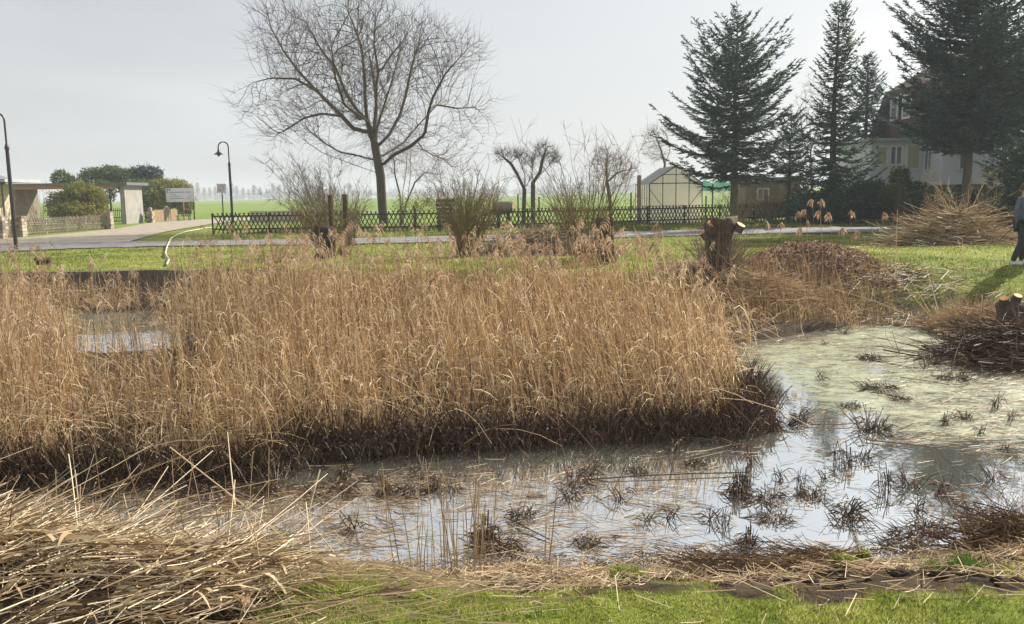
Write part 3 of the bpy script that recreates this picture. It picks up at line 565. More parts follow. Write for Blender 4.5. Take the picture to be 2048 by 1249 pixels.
# conifers ----------------------------------------------------
def conifer(name, label, px, Y, top_py, prof, m, nb=8, gap=.42, droop=-.15, tipup=.35, z0=None, seed=0, jit=.25, dens_=1.0, leaders=0, extra=(), low=None):
    r = np.random.default_rng(seed); base = A(px, 400, Y); base[2] = 0; root = thing(name, base, label, 'tree'); top = A(px, top_py, Y)[2]
    tb = MB(); tz = np.linspace(-.1, top, 12); tx = base[0]+np.cumsum(r.normal(size=12))*.02
    tb.tubes(np.stack([tx, np.full(12, Y), tz], 1), np.linspace(.26, .015, 12)*min(1, top/12+.1), 8)
    b = MB(); z = low if low else 1.0; tw_o = []; tw_d = []; tw_l = []; br = []
    zs = []
    while z < top-.15: zs.append(z); z += gap*r.uniform(.75, 1.2)*(.55+.45*(1-z/top))
    def branch(o, az, L, rise, dr):
        K = 8; t = np.linspace(0, 1, K); dirv = np.array([math.cos(az), math.sin(az)])
        zz = rise*L*t+dr*L*np.sin(t*math.pi)*.6+tipup*L*t**3*.35
        P = np.stack([o[0]+dirv[0]*L*t, o[1]+dirv[1]*L*t, o[2]+zz], 1); br.append((P, L))
        n = int(L/.085*dens_)+3; s = r.uniform(.06, 1, n)**.85; i = s*(K-1); k = np.minimum(i.astype(int), K-2); f = (i-k)[:, None]
        q = P[k]*(1-f)+P[k+1]*f; T = unit(P[k+1]-P[k]); side = unit(np.cross(T, [0, 0, 1]))*np.where(r.random(n) < .5, 1, -1)[:, None]
        d = unit(T*.75+side*.8+r.normal(size=(n, 3))*[.15, .15, .12]); l = (.16+.34*L*.5*np.sqrt(np.clip(1.05-s, .05, 1)))*r.uniform(.6, 1.25, n)
        tw_o.append(q); tw_d.append(d); tw_l.append(l)
        tw_o.append(P[-1:]); tw_d.append(unit(P[-1:]-P[-2:-1])); tw_l.append(np.array([.3]))
    for z in zs:
        h = z/top; L0 = np.interp(h, [p[0] for p in prof], [p[1] for p in prof]); n = max(4, int(nb*(1-.4*h)))
        a0 = r.uniform(0, 6.28)
        for k in range(n):
            L = L0*r.uniform(1-jit*1.4, 1+jit); az = a0+k*2*math.pi/n+r.normal()*.25
            branch((base[0], Y, z+r.normal()*(.22 if 'fir' in name or 'pine' in name or 'huge' in label else .07)), az, L, np.interp(h, [0, .4, 1], [droop*.6, .08, .75]), droop)
    for (ex, ey, ez, ez1, n) in extra:      # stout outlying limbs: start height, end point
        p1 = A(ex, ey, Y+ez); s0 = np.array([base[0], Y, ez1]); v = p1-s0
        for q in range(n):
            f = q/n; o = s0+v*f*.85; az0 = math.atan2(v[1], v[0]); L = np.linalg.norm(v[:2])
            branch(o, az0+(r.normal()*.7 if q else 0), (L if q == 0 else L*(1-f)*.7*r.uniform(.5, 1)+.4), v[2]/max(L, .1) if q == 0 else r.uniform(-.1, .6), 0)
    O = np.concatenate(tw_o); D = np.concatenate(tw_d); Ln = np.concatenate(tw_l); n = len(O); t = np.linspace(0, 1, 3)
    hang = -.18
    Q = O[:, None]+D[:, None]*(Ln[:, None]*t)[..., None]+np.array([0, 0, 1])*(hang*Ln[:, None]*t**2)[..., None]
    col = np.clip(r.normal(.4, .25, n), 0, 1)
    b.ribbons(Q, .05*(1-.6*t)[None], r.normal(size=(n, 3))*[.2, .2, 1]+[0, 0, .6], col)
    b.ribbons(Q, .045*(1-.6*t)[None], unit(np.cross(D, [0, 0, 1]))+r.normal(size=(n, 3))*.3, col)
    # needle twiglets
    m_ = (Ln/.075).astype(int)+2; I = np.repeat(np.arange(n), m_); u = r.random(len(I)); o2 = O[I]+D[I]*(Ln[I]*u)[:, None]+np.array([0, 0, 1])*(hang*Ln[I]*u**2)[:, None]
    sd = unit(np.cross(D[I], [0, 0, 1])+1e-6)*np.where(r.random(len(I)) < .5, 1, -1)[:, None]; d2 = unit(D[I]*.7+sd*.7+r.normal(size=(len(I), 3))*.3)
    l2 = np.minimum(.17, .06+Ln[I]*.28)*r.uniform(.6, 1.3, len(I)); t2 = np.array([0, 1.0])
    b.ribbons(o2[:, None]+d2[:, None]*(l2[:, None]*t2)[..., None], np.array([[.05, .012]]), r.normal(size=(len(I), 3))+[0, 0, .8], np.clip(col[I]+r.normal(size=len(I))*.15, 0, 1))
    tb.paths([P for P, L in br], [np.linspace(.012+L*.010, .004, len(P)) for P, L in br], 4)
    tb.build('trunk', m_bark, root, True); b.build('crown', m, root); return root
s50 = 50/FPX
conifer('fir_tree', 'broad irregular fir with long low left bough beside the greenhouse', 1468, 50, 36, [(0, .8), (.17, 1.6), (.28, 4.4), (.38, 3.9), (.5, 2.9), (.62, 2.8), (.75, 2.5), (.88, 1.3), (1, .15)], m_fir, 9, .40, -.10, .5, seed=3, jit=.38, low=2.55,
        extra=[(1306, 245, -1, 3.6, 9), (1368, 110, .5, 6.0, 8), (1374, 135, -1, 5.4, 6), (1566, 165, .5, 5.5, 7), (1503, 78, 1, 8.6, 5), (1538, 110, -.8, 7.2, 6), (1440, 90, .8, 8.4, 5), (1400, 85, 1.2, 7.2, 6)])
conifer('fir_tree', 'low sparse fir leaning out right of the broad fir', 1578, 53, 228, [(0, .3), (.25, 1.4), (.5, 1.7), (.8, .9), (1, .2)], m_fir, 8, .36, -.1, .4, seed=5, jit=.35, low=2.5, extra=[(1515, 265, .5, 3.2, 6)])
conifer('spruce_tree', 'slim tall spruce with evenly tiered open branches', 1667, 48, 2, [(0, 2.6), (.12, 2.7), (.3, 2.0), (.45, 1.6), (.6, 1.3), (.75, 1.0), (.9, .6), (1, .12)], m_fir, 9, .46, -.22, .45, seed=8, jit=.22, low=.9)
conifer('spruce_tree', 'smaller dark spruce peeking out right behind the slim tall spruce', 1726, 58, 108, [(0, 2.8), (.3, 2.5), (.6, 1.4), (.8, .85), (1, .1)], m_firb, 9, .36, -.15, .3, seed=9, jit=.2, low=.8)
conifer('spruce_tree', 'huge bluish spruce with bare lower trunk in front of the white house', 1930, 42, -95, [(0, .5), (.28, 2.0), (.36, 3.3), (.45, 3.6), (.6, 3.4), (.75, 2.7), (.9, 1.4), (1, .3)], m_firb, 11, .34, -.12, .5, seed=12, jit=.3, low=3.9,
        extra=[(1790, 55, 0, 6.8, 6), (1830, 5, .5, 8, 6), (1783, 140, -.5, 5.0, 5), (1778, 268, -1, 4.4, 6), (1830, 300, -1.5, 4.2, 4)])
conifer('pine_tree', 'dark dense conifer cut off by the right edge of the picture', 2085, 45, 5, [(0, 1), (.2, 2.6), (.4, 3.0), (.7, 2.4), (.9, 1.5), (1, .4)], m_fir, 11, .34, -.05, .5, seed=15, low=2.2, jit=.25)
conifer('pine_tree', 'young bushy pine at the right edge before the house wall', 2035, 34, 288, [(0, .5), (.3, 1.1), (.7, .8), (1, .15)], m_fir, 9, .22, .1, .6, seed=17, low=.6)
# ---------------------------------------------------------------- fences
def lattice_fence(name, label, pts, h, sp, m, sw=.045, tilt=.62, toph=.0, posts=2.4, rails=(.25, .85), pm=None, w2=.02):
    pts = [np.array([p[0], p[1], 0.0]) for p in pts]; root = thing(name, pts[0], label, 'fence'); b = MB(); rl = [MB() for _ in rails]; n_post = []
    for a, c in zip(pts[:-1], pts[1:]):
        L = np.linalg.norm(c-a); t = (c-a)/L; nrm = np.array([-t[1], t[0], 0]); k = int(L/sp); run = h*tilt
        for i in range(k):
            for s, off in ((1, -.018), (-1, .018)):
                x0 = (i+.5)*sp-s*run/2; x1 = x0+s*run
                if min(x0, x1) < -.1 or max(x0, x1) > L+.1: continue
                j = rng.normal()*.012
                b.bar(a+t*x0+nrm*off+[0, 0, .04], a+t*(x1+j)+nrm*off+[0, 0, h+j], sw, w2, rng.random(), up=nrm)
        for q, f in enumerate(rails): rl[q].bar(a+nrm*.06+[0, 0, h*f], c+nrm*.06+[0, 0, h*f], .04, .07, .4)
        np_ = max(1, int(L/posts))
        for i in range(np_+1): n_post.append(a+t*L*i/np_+nrm*.11)
    b.build('lattice', m, root)
    for q in rl: q.build('rail', m, root)
    for p in n_post:
        q = MB(); q.tubes(np.array([p-[0, 0, .2], p+[0, 0, h*.98]]), .045, 6, .5, cap=True); q.build('post', pm or m, root)
    return root
F0 = G(425, 470); F1 = A(880, 460, 44.5); F2 = A(1575, 440, 53.5)
lattice_fence('lattice_fence', 'long dark crisscross wooden garden fence along the lane in front of the bare tree', [F0, F1, F2], 1.12, .23, m_dwood, .05, .5)
P0 = G(52, 471); P1 = G(212, 458)
lattice_fence('lattice_fence', 'weathered grey lattice fence between stone pillars before the left garden', [P0, P1], .92, .16, m_wood, .035, .55, posts=2.2, pm=m_white)
lattice_fence('lattice_fence', 'short grey lattice panel left of the street lamp at the left edge', [G(12, 477), G(36, 473)], .92, .16, m_wood, .035, .45)
def pillar(px, py, w, h, label, cap=False):
    p = G(px, py); root = thing('stone_pillar', p, label, 'pillar'); b = MB(); r = random.Random(px)
    z = 0
    while z < h-.02:
        hh = min(h-z, r.uniform(.12, .2)); n = 3; x = -w/2
        for i in range(n):
            ww = (w/2-x)*(1 if i == n-1 else r.uniform(.3, .5)); g = .012
            for s in (0, 1):
                b.box((p[0]+x+g, p[1]-w/2+(s*w/2)+g-r.uniform(0, .02), z+g), (p[0]+x+ww-g, p[1]-w/2+(s+1)*w/2-g+r.uniform(0, .02), z+hh-g), r.random())
            x += ww
        z += hh
    b.build('stones', m_stone, root); q = MB(); q.box((p[0]-w/2+.03, p[1]-w/2+.03, -.1), (p[0]+w/2-.03, p[1]+w/2-.03, h-.02)); q.build('mortar', m_conc, root)
    if cap:
        q = MB(); q.lathe([(0, h+.32), (.12, h+.28), (.17, h+.15), (.12, h+.02), (w/2, h-.01), (w/2, h-.04)], (p[0], p[1], 0), 12); q.build('cap', m_stone, root, True)
pillar(4, 479, .48, 1.15, 'squat fieldstone gate pillar cut by the left edge')
pillar(43, 474, .46, 1.12, 'fieldstone pillar directly behind the left street lamp')
pillar(219, 458, .46, 1.14, 'fieldstone pillar at the far end of the grey lattice fence')
pillar(302, 446, .50, .95, 'stone pillar with rounded cap beside the white carport wall', True)
pillar(336, 442, .40, 1.2, 'slim stone post under the left end of the sign board')
def low_wall(name, label, a, c, h, w, m, cat='wall'):
    b = MB(); b.bar((a[0], a[1], h/2-.1), (c[0], c[1], h/2-.1), w, h+.2, .5); o = b.build(name, m); tag(o, label, cat); return o
low_wall('garden_wall', 'low brown garden wall below the hedge and sign board', G(306, 444), G(352, 441), 1.0, .25, mat('brown_wall', [(.22, .14, .08), (.34, .22, .13)], .9, attr=False, nscale=3))
low_wall('garden_wall', 'thin pale garden wall seen over the lattice fence left of the bare tree', A(500, 430, 66), A(720, 425, 66), .9, .15, m_cream)
# bank walls
def bankwall(name, label, pts, m, planks=False, top=.03):
    root = thing(name, (*pts[0], 0), label, 'retaining wall'); b = MB()
    for a, c in zip(pts[:-1], pts[1:]):
        a = np.array([*a, 0.0]); c = np.array([*c, 0.0]); L = np.linalg.norm(c-a); t = (c-a)/L
        if planks:
            k = int(L/.2)
            for i in range(k): 
                q = a+t*(i+.5)*.2; b.bar(q+[0, 0, -1.2], q+[0, 0, top+rng.normal()*.02], .185, .06, rng.random(), up=(-t[1], t[0], 0))
        else: b.bar(a+[0, 0, (top-1.2)/2], c+[0, 0, (top-1.2)/2], .22, 1.2+top, .5)
    b.build('planks' if planks else 'wall_body', m, root)
    q = MB(); a = np.array([*pts[0], top+.03]); c = np.array([*pts[-1], top+.03])
    if planks: q.bar(a+[0, -.07, -.1], c+[0, -.07, -.1], .05, .12, .3); q.build('rail', m, root)
m_wallg = mat('old_concrete', [(.07, .06, .045), (.17, .14, .10)], .9, 0, attr=False, nscale=4, bump=.5, bscale=12)
bankwall('retaining_wall', 'grey brown concrete bank wall at the back left of the pond', [(-16, 22.0), (-12.4, 22.2), (-10.8, 22.1), (-9.4, 22.4), (-8.2, 22.0)], m_wallg)
bankwall('plank_wall', 'dark upright plank bank wall behind the reeds left of the cut willow', [(-8.0, 22.0), (-5.6, 22.0)], m_dwood, True)
q = MB(); q.bar(G(30, 640, -.72), G(100, 618, -.6), .3, .14, .5); tag(q.build('concrete_slab', m_conc), 'pale concrete slab lying low at the left back edge of the pond', 'slab')
# ---------------------------------------------------------------- buildings
def window(parent, lo, hi, axis_, m_p=None, fr=.10, out=-1, mull=1):
    """window in a wall facing -y (axis_='y') or -x (axis_='x'); lo/hi = (u0,z0),(u1,z1); out = wall plane coordinate"""
    f = MB(); pn = MB(); (u0, z0), (u1, z1) = lo, hi
    def bx(b, a0, b0, a1, b1, d0, d1):
        if axis_ == 'y': b.box((a0, out-d1, b0), (a1, out-d0, b1))
        else: b.box((out-d1, a0, b0), (out-d0, a1, b1))
    bx(f, u0, z0, u0+fr, z1, 0, .07); bx(f, u1-fr, z0, u1, z1, 0, .07); bx(f, u0+fr, z0, u1-fr, z0+fr, 0, .065); bx(f, u0+fr, z1-fr, u1-fr, z1, 0, .065)
    for k in range(mull): c = u0+(u1-u0)*(k+1)/(mull+1); bx(f, c-fr/2, z0+fr, c+fr/2, z1-fr, 0, .06)
    bx(pn, u0+fr, z0+fr, u1-fr, z1-fr, .005, .03)
    fo = f.build('window', m_white, parent); po = pn.build('pane', m_p or m_glass, fo)
    return fo
def gutter(parent, a, c):
    b = MB(); b.tubes(np.array([a, c]), .07, 8, .5, cap=True); b.build('gutter', m_greyw, parent)
def white_house():
    r = thing('white_house', (25, 50, 0), 'white rendered house with brown mansard roof behind the conifers', 'house')
    x0, x1, y0, y1 = 25.1, 38.5, 50, 59
    b = MB(); b.box((x0, y0, 2.1), (x1, y1, 5.3)); b.build('wall', m_render, r)
    b = MB(); b.box((x0-.06, y0-.06, -.3), (x1+.06, y1+.06, 2.1)); b.build('plinth', m_plinth, r)
    b = MB(); e = .45
    lo_ = [(x0-e, y0-e, 5.3), (x1+e, y0-e, 5.3), (x1+e, y1+e, 5.3), (x0-e, y1+e, 5.3)]; i1 = [(x0+.25, y0+.25, 8.3), (x1-.25, y0+.25, 8.3), (x1-.25, y1-.25, 8.3), (x0+.25, y1-.25, 8.3)]
    rd = [(x0+4.2, (y0+y1)/2, 11.2), (x1-4.2, (y0+y1)/2, 11.2)]
    v = lo_+i1+rd+[(p[0], p[1], 5.16) for p in lo_]; b.add(v, [[0, 1, 5, 4], [1, 2, 6, 5], [2, 3, 7, 6], [3, 0, 4, 7], [10, 11, 1, 0], [11, 12, 2, 1], [12, 13, 3, 2], [13, 10, 0, 3], [13, 12, 11, 10]])
    b.add(i1+rd, [[0, 1, 5, 4], [2, 3, 4, 5]]); b.add(i1+rd, [[1, 2, 5], [3, 0, 4]])
    ro = b.build('roof', m_tile, r)
    b = MB(); 
    for y in (52.4, 54.0, 55.7): 
        pass
    for y in (53.9, 55.6):
        d = MB(); d.box((x0-.2, y-.1, 6.15), (x0+1.2, y+1.15, 7.85)); d.build('dormer', m_tile, r); window(r, (y, 6.25), (y+1.05, 7.75), 'x', out=x0-.2, mull=0)
    window(r, (x0+.9, 2.9), (x0+1.5, 4.3), 'y', out=y0, mull=0); 
    window(r, (x0+6.2, 2.9), (x0+8.8, 4.4), 'y', out=y0, mull=1); window(r, (x0+10.2, 2.9), (x0+11.9, 4.4), 'y', out=y0, mull=1)
    window(r, (51.2, 2.9), (52.1, 4.4), 'x', out=x0, mull=1)
    # porch wing
    b = MB(); b.box((21.9, 52.3, 2.1), (x0-.003, 57.5, 4.75)); b.build('porch_wall', m_render, r)
    b = MB(); b.box((21.95, 52.35, -.2), (x0-.1, 57.4, 2.1)); b.build('porch_plinth', m_plinth, r)
    b = MB(); b.box((21.6, 52.0, 4.75), (x0-.06, 57.8, 4.93)); b.build('porch_roof', m_greyw, r)
    window(r, (22.1, 3.3), (22.9, 4.5), 'y', m_yell, out=52.3, mull=0); window(r, (23.0, 3.3), (23.8, 4.5), 'y', out=52.3, mull=1); window(r, (24.0, 3.0), (24.9, 4.55), 'y', m_yell, out=52.3, mull=0)
    gutter(r, (x0-.5, y0-.48, 5.2), (x1+.5, y0-.48, 5.2))
    b = MB(); b.tubes(np.array([[x0+2.9, y0-.08, 1.9], [x0+2.9, y0-.08, 5.1]]), .05, 6); b.build('downpipe', m_greyw, r)
    b = MB(); b.box((30, 54.2, 10), (30.8, 55, 12)); b.build('chimney', m_tile, r)
white_house()
def left_house():
    r = thing('cream_house', (-36, 60, 0), 'cream rendered bungalow with flat white porch roof at the left edge', 'house')
    b = MB(); b.box((-50, 60, -.2), (-36.3, 62.5, 3.15)); b.build('wall', m_cream, r)
    b = MB(); b.box((-50, 58.6, 3.2), (-34.4, 63, 3.42)); b.build('porch_roof', m_greyw, r)
    b = MB(); b.box((-50, 58.7, 3.05), (-34.5, 58.85, 3.19)); b.build('porch_beam', m_dwood, r)
    b = MB(); v = [(-50, 60.5, 3.425), (-36.2, 60.5, 3.425), (-36.2, 62.9, 3.425), (-50, 62.9, 3.425), (-50, 61.7, 5.0), (-38.0, 61.7, 4.3)]
    b.add(v, [[0, 1, 5, 4], [2, 3, 4, 5]]); b.add(v, [[1, 2, 5], [3, 0, 4]]); b.build('roof', m_felt, r)
    window(r, (-37.3, .9), (-36.7, 2.4), 'y', out=60, mull=0)
    for x in (-34.8, -36.6): 
        b = MB(); b.box((x, 58.75, -.1), (x+.1, 58.85, 3.19)); b.build('porch_post', m_dwood, r)
left_house()
def carport():
    r = thing('carport', (-30, 67, 0), 'open carport with flat felt roof and white end wall beside the hedge', 'carport')
    b = MB(); b.box((-42, 66.6, 3.02), (-29.7, 70.6, 3.24)); b.build('roof', m_felt, r)
    b = MB(); b.box((-41.8, 66.66, 2.78), (-30.5, 66.8, 3.02)); b.build('fascia_beam', m_orange, r)
    b = MB(); b.box((-30.45, 67, -.2), (-30.1, 70.2, 3.015)); b.build('end_wall', mat('grey_plaster', [(.24, .22, .20), (.36, .34, .31)], .9, 0, attr=False, nscale=1.5, bump=.2), r)
    b = MB(); b.box((-42, 67, -.2), (-38.6, 70.2, 3.015)); b.build('side_wall', m_wood, r)
    for x in (-34.2,): 
        b = MB(); b.box((x, 69.8, -.1), (x+.14, 69.94, 3.015)); b.build('post', m_dwood, r)
    for y in (68.0, 69.5): 
        b = MB(); b.box((-38.5, y, 2.82), (-30.47, y+.1, 3.012)); b.build('beam', m_orange, r)
carport()
def picket(name, label, a, c, h, sp, m):
    a = np.array([*a, 0.]); c = np.array([*c, 0.]); L = np.linalg.norm(c-a); t = (c-a)/L; r = thing(name, a, label, 'fence'); b = MB()
    for i in range(int(L/sp)): q = a+t*i*sp; b.bar(q, q+[0, 0, h], .05, .02, .4, up=(-t[1], t[0], 0))
    b.build('pickets', m, r); b = MB(); b.bar(a+[0, .04, h*.3], c+[0, .04, h*.3], .04, .06); b.bar(a+[0, .04, h*.8], c+[0, .04, h*.8], .04, .06); b.build('rails', m, r)
picket('picket_fence', 'dark picket fence at the back of the open carport', (-36.5, 75), (-31.5, 75), 1.2, .16, m_dwood)
foliage('evergreen_tree', 'dark gnarled shrub seen through the open carport', 'tree', [(-36.3, 76.5, 2.6, 1.2, 1, 1.1), (-33.6, 77, 2.9, 1.6, 1, .9)], m_ever, .09, 500, trunkp=[(-36, 76.5), (-34.6, 77), (-33.6, 77)])
def greenhouse():
    x0 = A(1299, 400, 52)[0]; x1 = A(1404, 400, 52)[0]; y0 = 52; y1 = 57.6; e = 2.42; rg = 3.45; xm = (x0+x1)/2
    r = thing('greenhouse', (xm, 52, 0), 'cream translucent greenhouse with dark bars and a pitched roof behind the fence', 'greenhouse')
    b = MB(); b.add([(x0, y0, 0), (x1, y0, 0), (x1, y0, e), (xm, y0, rg), (x0, y0, e)], [[0, 1, 2, 3, 4]]); b.build('front_gable', m_gh, r)
    b = MB(); b.add([(x0, y1, 0), (x1, y1, 0), (x1, y1, e), (xm, y1, rg), (x0, y1, e)], [[0, 4, 3, 2, 1]]); b.build('rear_gable', m_gh, r)
    for x in (x0, x1):
        b = MB(); b.add([(x, y0, 0), (x, y1, 0), (x, y1, e), (x, y0, e)], [[0, 1, 2, 3]]); b.build('side_wall', m_gh, r)
    for x, s in ((x0, -.1), (x1, .1)):
        b = MB(); b.add([(x+s, y0-.1, e-.07), (x+s, y1+.1, e-.07), (xm, y1+.1, rg+.02), (xm, y0-.1, rg+.02)], [[0, 1, 2, 3]]); b.build('roof_panel', m_ghr, r)
        for k in range(9):
            y = y0+k*(y1-y0)/8; q = MB(); q.bar((x+s, y, e-.05), (xm, y, rg+.04), .035, .03); q.build('roof_bar', m_greyw, r)
    b = MB(); d = .02
    n = 4
    for k in range(n+1):
        x = x0+(x1-x0)*k/n; zt_ = e+(rg-e)*(1-abs(k-n/2)/(n/2)); b.bar((x, y0-d, 0), (x, y0-d, zt_), .04, .04)
    b.bar((x0, y0-d, e), (x1, y0-d, e), .045, .05); b.bar((x0, y0-d, e), (xm, y0-d, rg), .045, .05); b.bar((x1, y0-d, e), (xm, y0-d, rg), .045, .05)
    b.bar((x0+.75, y0-d, e+.52), (x1-.75, y0-d, e+.52), .04, .04); b.bar((x0, y0-d, e-.35), (x0+(x1-x0)/4, y0-d, e-1.4), .03, .03); b.bar((x1, y0-d, e-.35), (x1-(x1-x0)/4, y0-d, e-1.4), .03, .03)
    for k in range(7): y = y0+(y1-y0)*k/6; b.bar((x0-d, y, 0), (x0-d, y, e), .03, .03)
    b.build('frame', m_dwood, r)
greenhouse()
def shed():
    a = A(1486, 380, 62); c = A(1600, 380, 62); r = thing('brown_shed', (a[0], 62, 0), 'low brown garden shed with flat felt roof behind the fir trunk', 'shed')
    b = MB(); b.box((a[0]+.2, 62, -.1), (c[0], 65, 2.6)); b.build('wall', mat('shed_boards', [(.20, .15, .11), (.30, .23, .17)], .9, attr=False, nscale=3), r)
    b = MB(); b.box((a[0]-.1, 61.7, 2.6), (c[0]+.2, 65.3, 2.85)); b.build('roof', m_felt, r)
    window(r, (a[0]+1.0, 1.2), (a[0]+1.9, 2.1), 'y', out=62)
shed()
def gate():
    Y = 43.5; a = A(1797, 400, Y); c = A(1850, 400, Y); r = thing('iron_gate', (a[0], Y, 0), 'dark wrought iron garden gate before the white house', 'gate')
    for x in (a[0], c[0]): b = MB(); b.box((x-.12, Y-.12, 0), (x+.12, Y+.12, 1.9)); b.build('gate_post', m_dwood, r)
    b = MB(); b.bar((a[0]+.12, Y, 1.5), (c[0]-.12, Y, 1.85), .04, .04); b.bar((a[0]+.12, Y, .3), (c[0]-.12, Y, .3), .04, .04); b.bar((a[0]+.12, Y, .65), (c[0]-.12, Y, .65), .04, .04)
    for k in range(10): x = a[0]+.15+(c[0]-a[0]-.3)*k/9; b.bar((x, Y, .3), (x, Y, 1.5+.33*k/9), .02, .02)
    b.build('gate_leaf', m_black, r)
    low_wall('garden_wall', 'dark stone garden wall right of the iron gate', (c[0]+.15, Y), (c[0]+12, Y-1), 1.55, .3, m_plinth)
gate()
# wire fence posts and net behind greenhouse area
for k, (px, Y, h, lab) in enumerate([(1036, 57, 1.9, 'thin dark post between the pruned fruit trees and the log'), (1078, 57, 1.7, 'thin dark post right of the pruned fruit trees'), (1262, 56, 1.9, 'thin post left of the greenhouse'), (1425, 58, 2.4, 'dark post left of the broad fir trunk'), (1412, 59, 1.6, 'short post beside the greenhouse corner'), (1278, 51, 2.9, 'tall weathered wooden post beside the greenhouse')]):
    p = A(px, 400, Y); b = MB(); w = .13 if 'tall' in lab else .05; b.tubes(np.array([[p[0], Y, -.1], [p[0], Y, h]]), w, 7, .4, cap=True); o = b.build('fence_post', m_dwood if k < 5 else m_wood); tag(o, lab, 'post')
b = MB(); a = A(1403, 375, 72); c = A(1500, 375, 72)
xs = np.linspace(a[0], c[0], 16); top = 2.75+.12*np.sin(np.arange(16)*1.3); v = [(x, 72+.1*math.sin(i), z) for i, (x, z) in enumerate(zip(xs, top))]+[(x, 72, 1.95) for x in xs]
b.add(v, [[i, i+1, 17+i, 16+i] for i in range(15)]); b.add(np.array(v)+[0, .02, 0], [[i, i+1, 17+i, 16+i] for i in range(15)]); tag(b.build('shade_net', m_net), 'turquoise shade netting stretched behind the broad fir trunk', 'net')
# log + compost box
p = A(1010, 430, 47.5)
r = thing('big_log', (p[0], 47.5, 0), 'thick sawn log with pale right end propped behind the lattice fence', 'log'); b = MB()
t = np.linspace(0, 1, 6)[:, None]; c0 = A(988, 417, 47.5); c1 = A(1027, 414, 47.2); b.tubes((c0+(c1-c0)*t), .36+.02*np.sin(np.arange(6)), 12, .5, cap=True); b.build('bark', m_wood, r, True)
b = MB(); d = unit(c1-c0); b.tubes(np.array([c1+d*.003, c1+d*.02]), .33, 12, .5, cap=True); b.build('cut_face', m_pale, r)
b = MB(); b.box((c0[0]+.15, 47.3, -.1), (c0[0]+.35, 47.7, c0[2]-.34)); b.box((c1[0]-.4, 47.1, -.1), (c1[0]-.2, 47.5, c1[2]-.34)); b.build('support', m_dwood, r)
p0 = A(872, 400, 49); p1 = A(908, 400, 49); b = MB()
for k in range(7): b.box((p0[0], 49, .03+k*.24), (p1[0], 50, .22+k*.24), .4)
tag(b.build('compost_box', m_dwood), 'dark slatted compost box behind the fence right of the olive bush', 'compost bin')
# ---------------------------------------------------------------- street furniture
def lamp(px, base_py, Y, top_py, side, label, first=True):
    z1 = A(px, top_py, Y)[2]; p = A(px, base_py, Y); r = thing('street_lamp', (p[0], Y, 0), label, 'street lamp', 'street lamps with bell shades')
    x = p[0]; h = z1
    b = MB(); b.tubes(np.array([[x, Y, -.1], [x, Y, h*.75]]), [[.075, .065]], 10); b.lathe([(.08, h*.74), (.085, h*.75), (.06, h*.77), (.045, h*.78)], (x, Y, 0), 10); 
    a = np.linspace(0, math.pi, 12); R = .28; P = [(x, Y, h*.77), (x, Y, h-R)]+[(x-side*(R-R*math.cos(q)), Y, h-R+R*math.sin(q)) for q in a[1:]]; P.append((x-side*2*R, Y, h-R-.12))
    b.build('pole', m_black, r, True); b = MB(); b.tubes(np.array(P), .036, 8); b.build('arm', m_black, r, True)
    c = (x-side*2*R, Y, h-R-.12); b = MB(); b.lathe([(.001, .02), (.05, .0), (.065, -.10), (.10, -.16), (.26, -.27), (.265, -.285), (.24, -.275), (.09, -.18), (.001, -.17)], c, 18); sh = b.build('lamp_shade', m_black, r, True)
    b = MB(); b.lathe([(.001, -.2), (.07, -.24), (.09, -.31), (.06, -.38), (.001, -.40)], c, 12); g = b.build('globe', m_glass, r, True)
g1 = G(34, 503)
lamp(33, 503, float(g1[1]), 226, 1, 'nearer and taller looking street lamp standing on the grass at the left edge')
lamp(465, 440, 48, 284, 1, 'street lamp behind the left end of the dark lattice fence')
def info_sign():
    Y = 77.; a = A(331, 377, Y); c = A(390, 404, Y); x0, x1, z1, z0 = a[0], c[0], a[2], c[2]; r = thing('sign_board', ((x0+x1)/2, Y, 0), 'large white information board with dark blue marks before the hedge', 'sign')
    b = MB(); b.box((x0, Y-.03, z0), (x1, Y, z1)); b.build('board', m_signw, r)
    for x in (x0+.15, (x0+x1)/2+.2, x1-.15):
        b = MB(); b.box((x-.05, Y+.003, -.2), (x+.05, Y+.09, z1-.05)); b.build('post', m_orange if abs(x-(x0+x1)/2) < .3 else m_dwood, r)
    w = x1-x0; h = z1-z0; U = lambda u, v: (x0+u*w, z1-v*h)
    b = MB()
    for (u, v) in ((.03, .06), (.11, .06), (.03, .22)): p = U(u, v); b.box((p[0], Y-.036, p[1]-.12), (p[0]+.15, Y-.031, p[1]))
    for k, (u0, v0, u1, v1) in enumerate([(.66, .92, 1, .32), (.82, 1, 1, .74), (.80, .5, .99, .98), (.9, .4, 1, .56), (.72, .62, .9, .98)]):
        p = U(u0, v0); q_ = U(u1, v1); b.bar((p[0], Y-.034-.002*k, p[1]), (q_[0], Y-.034-.002*k, q_[1]), .004, .03, up=(0, 1, 0))
    b.build('logo_marks', m_ink, r); b = MB()
    for v, ws, hh in ((.28, [(.14, .66), (.70, .88)], .07), (.46, [(.14, .17), (.20, .36)], .045), (.60, [(.14, .22), (.24, .48)], .045), (.74, [(.14, .62)], .045)):
        for u0, u1 in ws: p = U(u0, v); q_ = U(u1, v); b.box((p[0], Y-.034, p[1]-hh), (q_[0], Y-.031, p[1]+hh*.3))
    b.build('lettering', m_inkl, r)
info_sign()
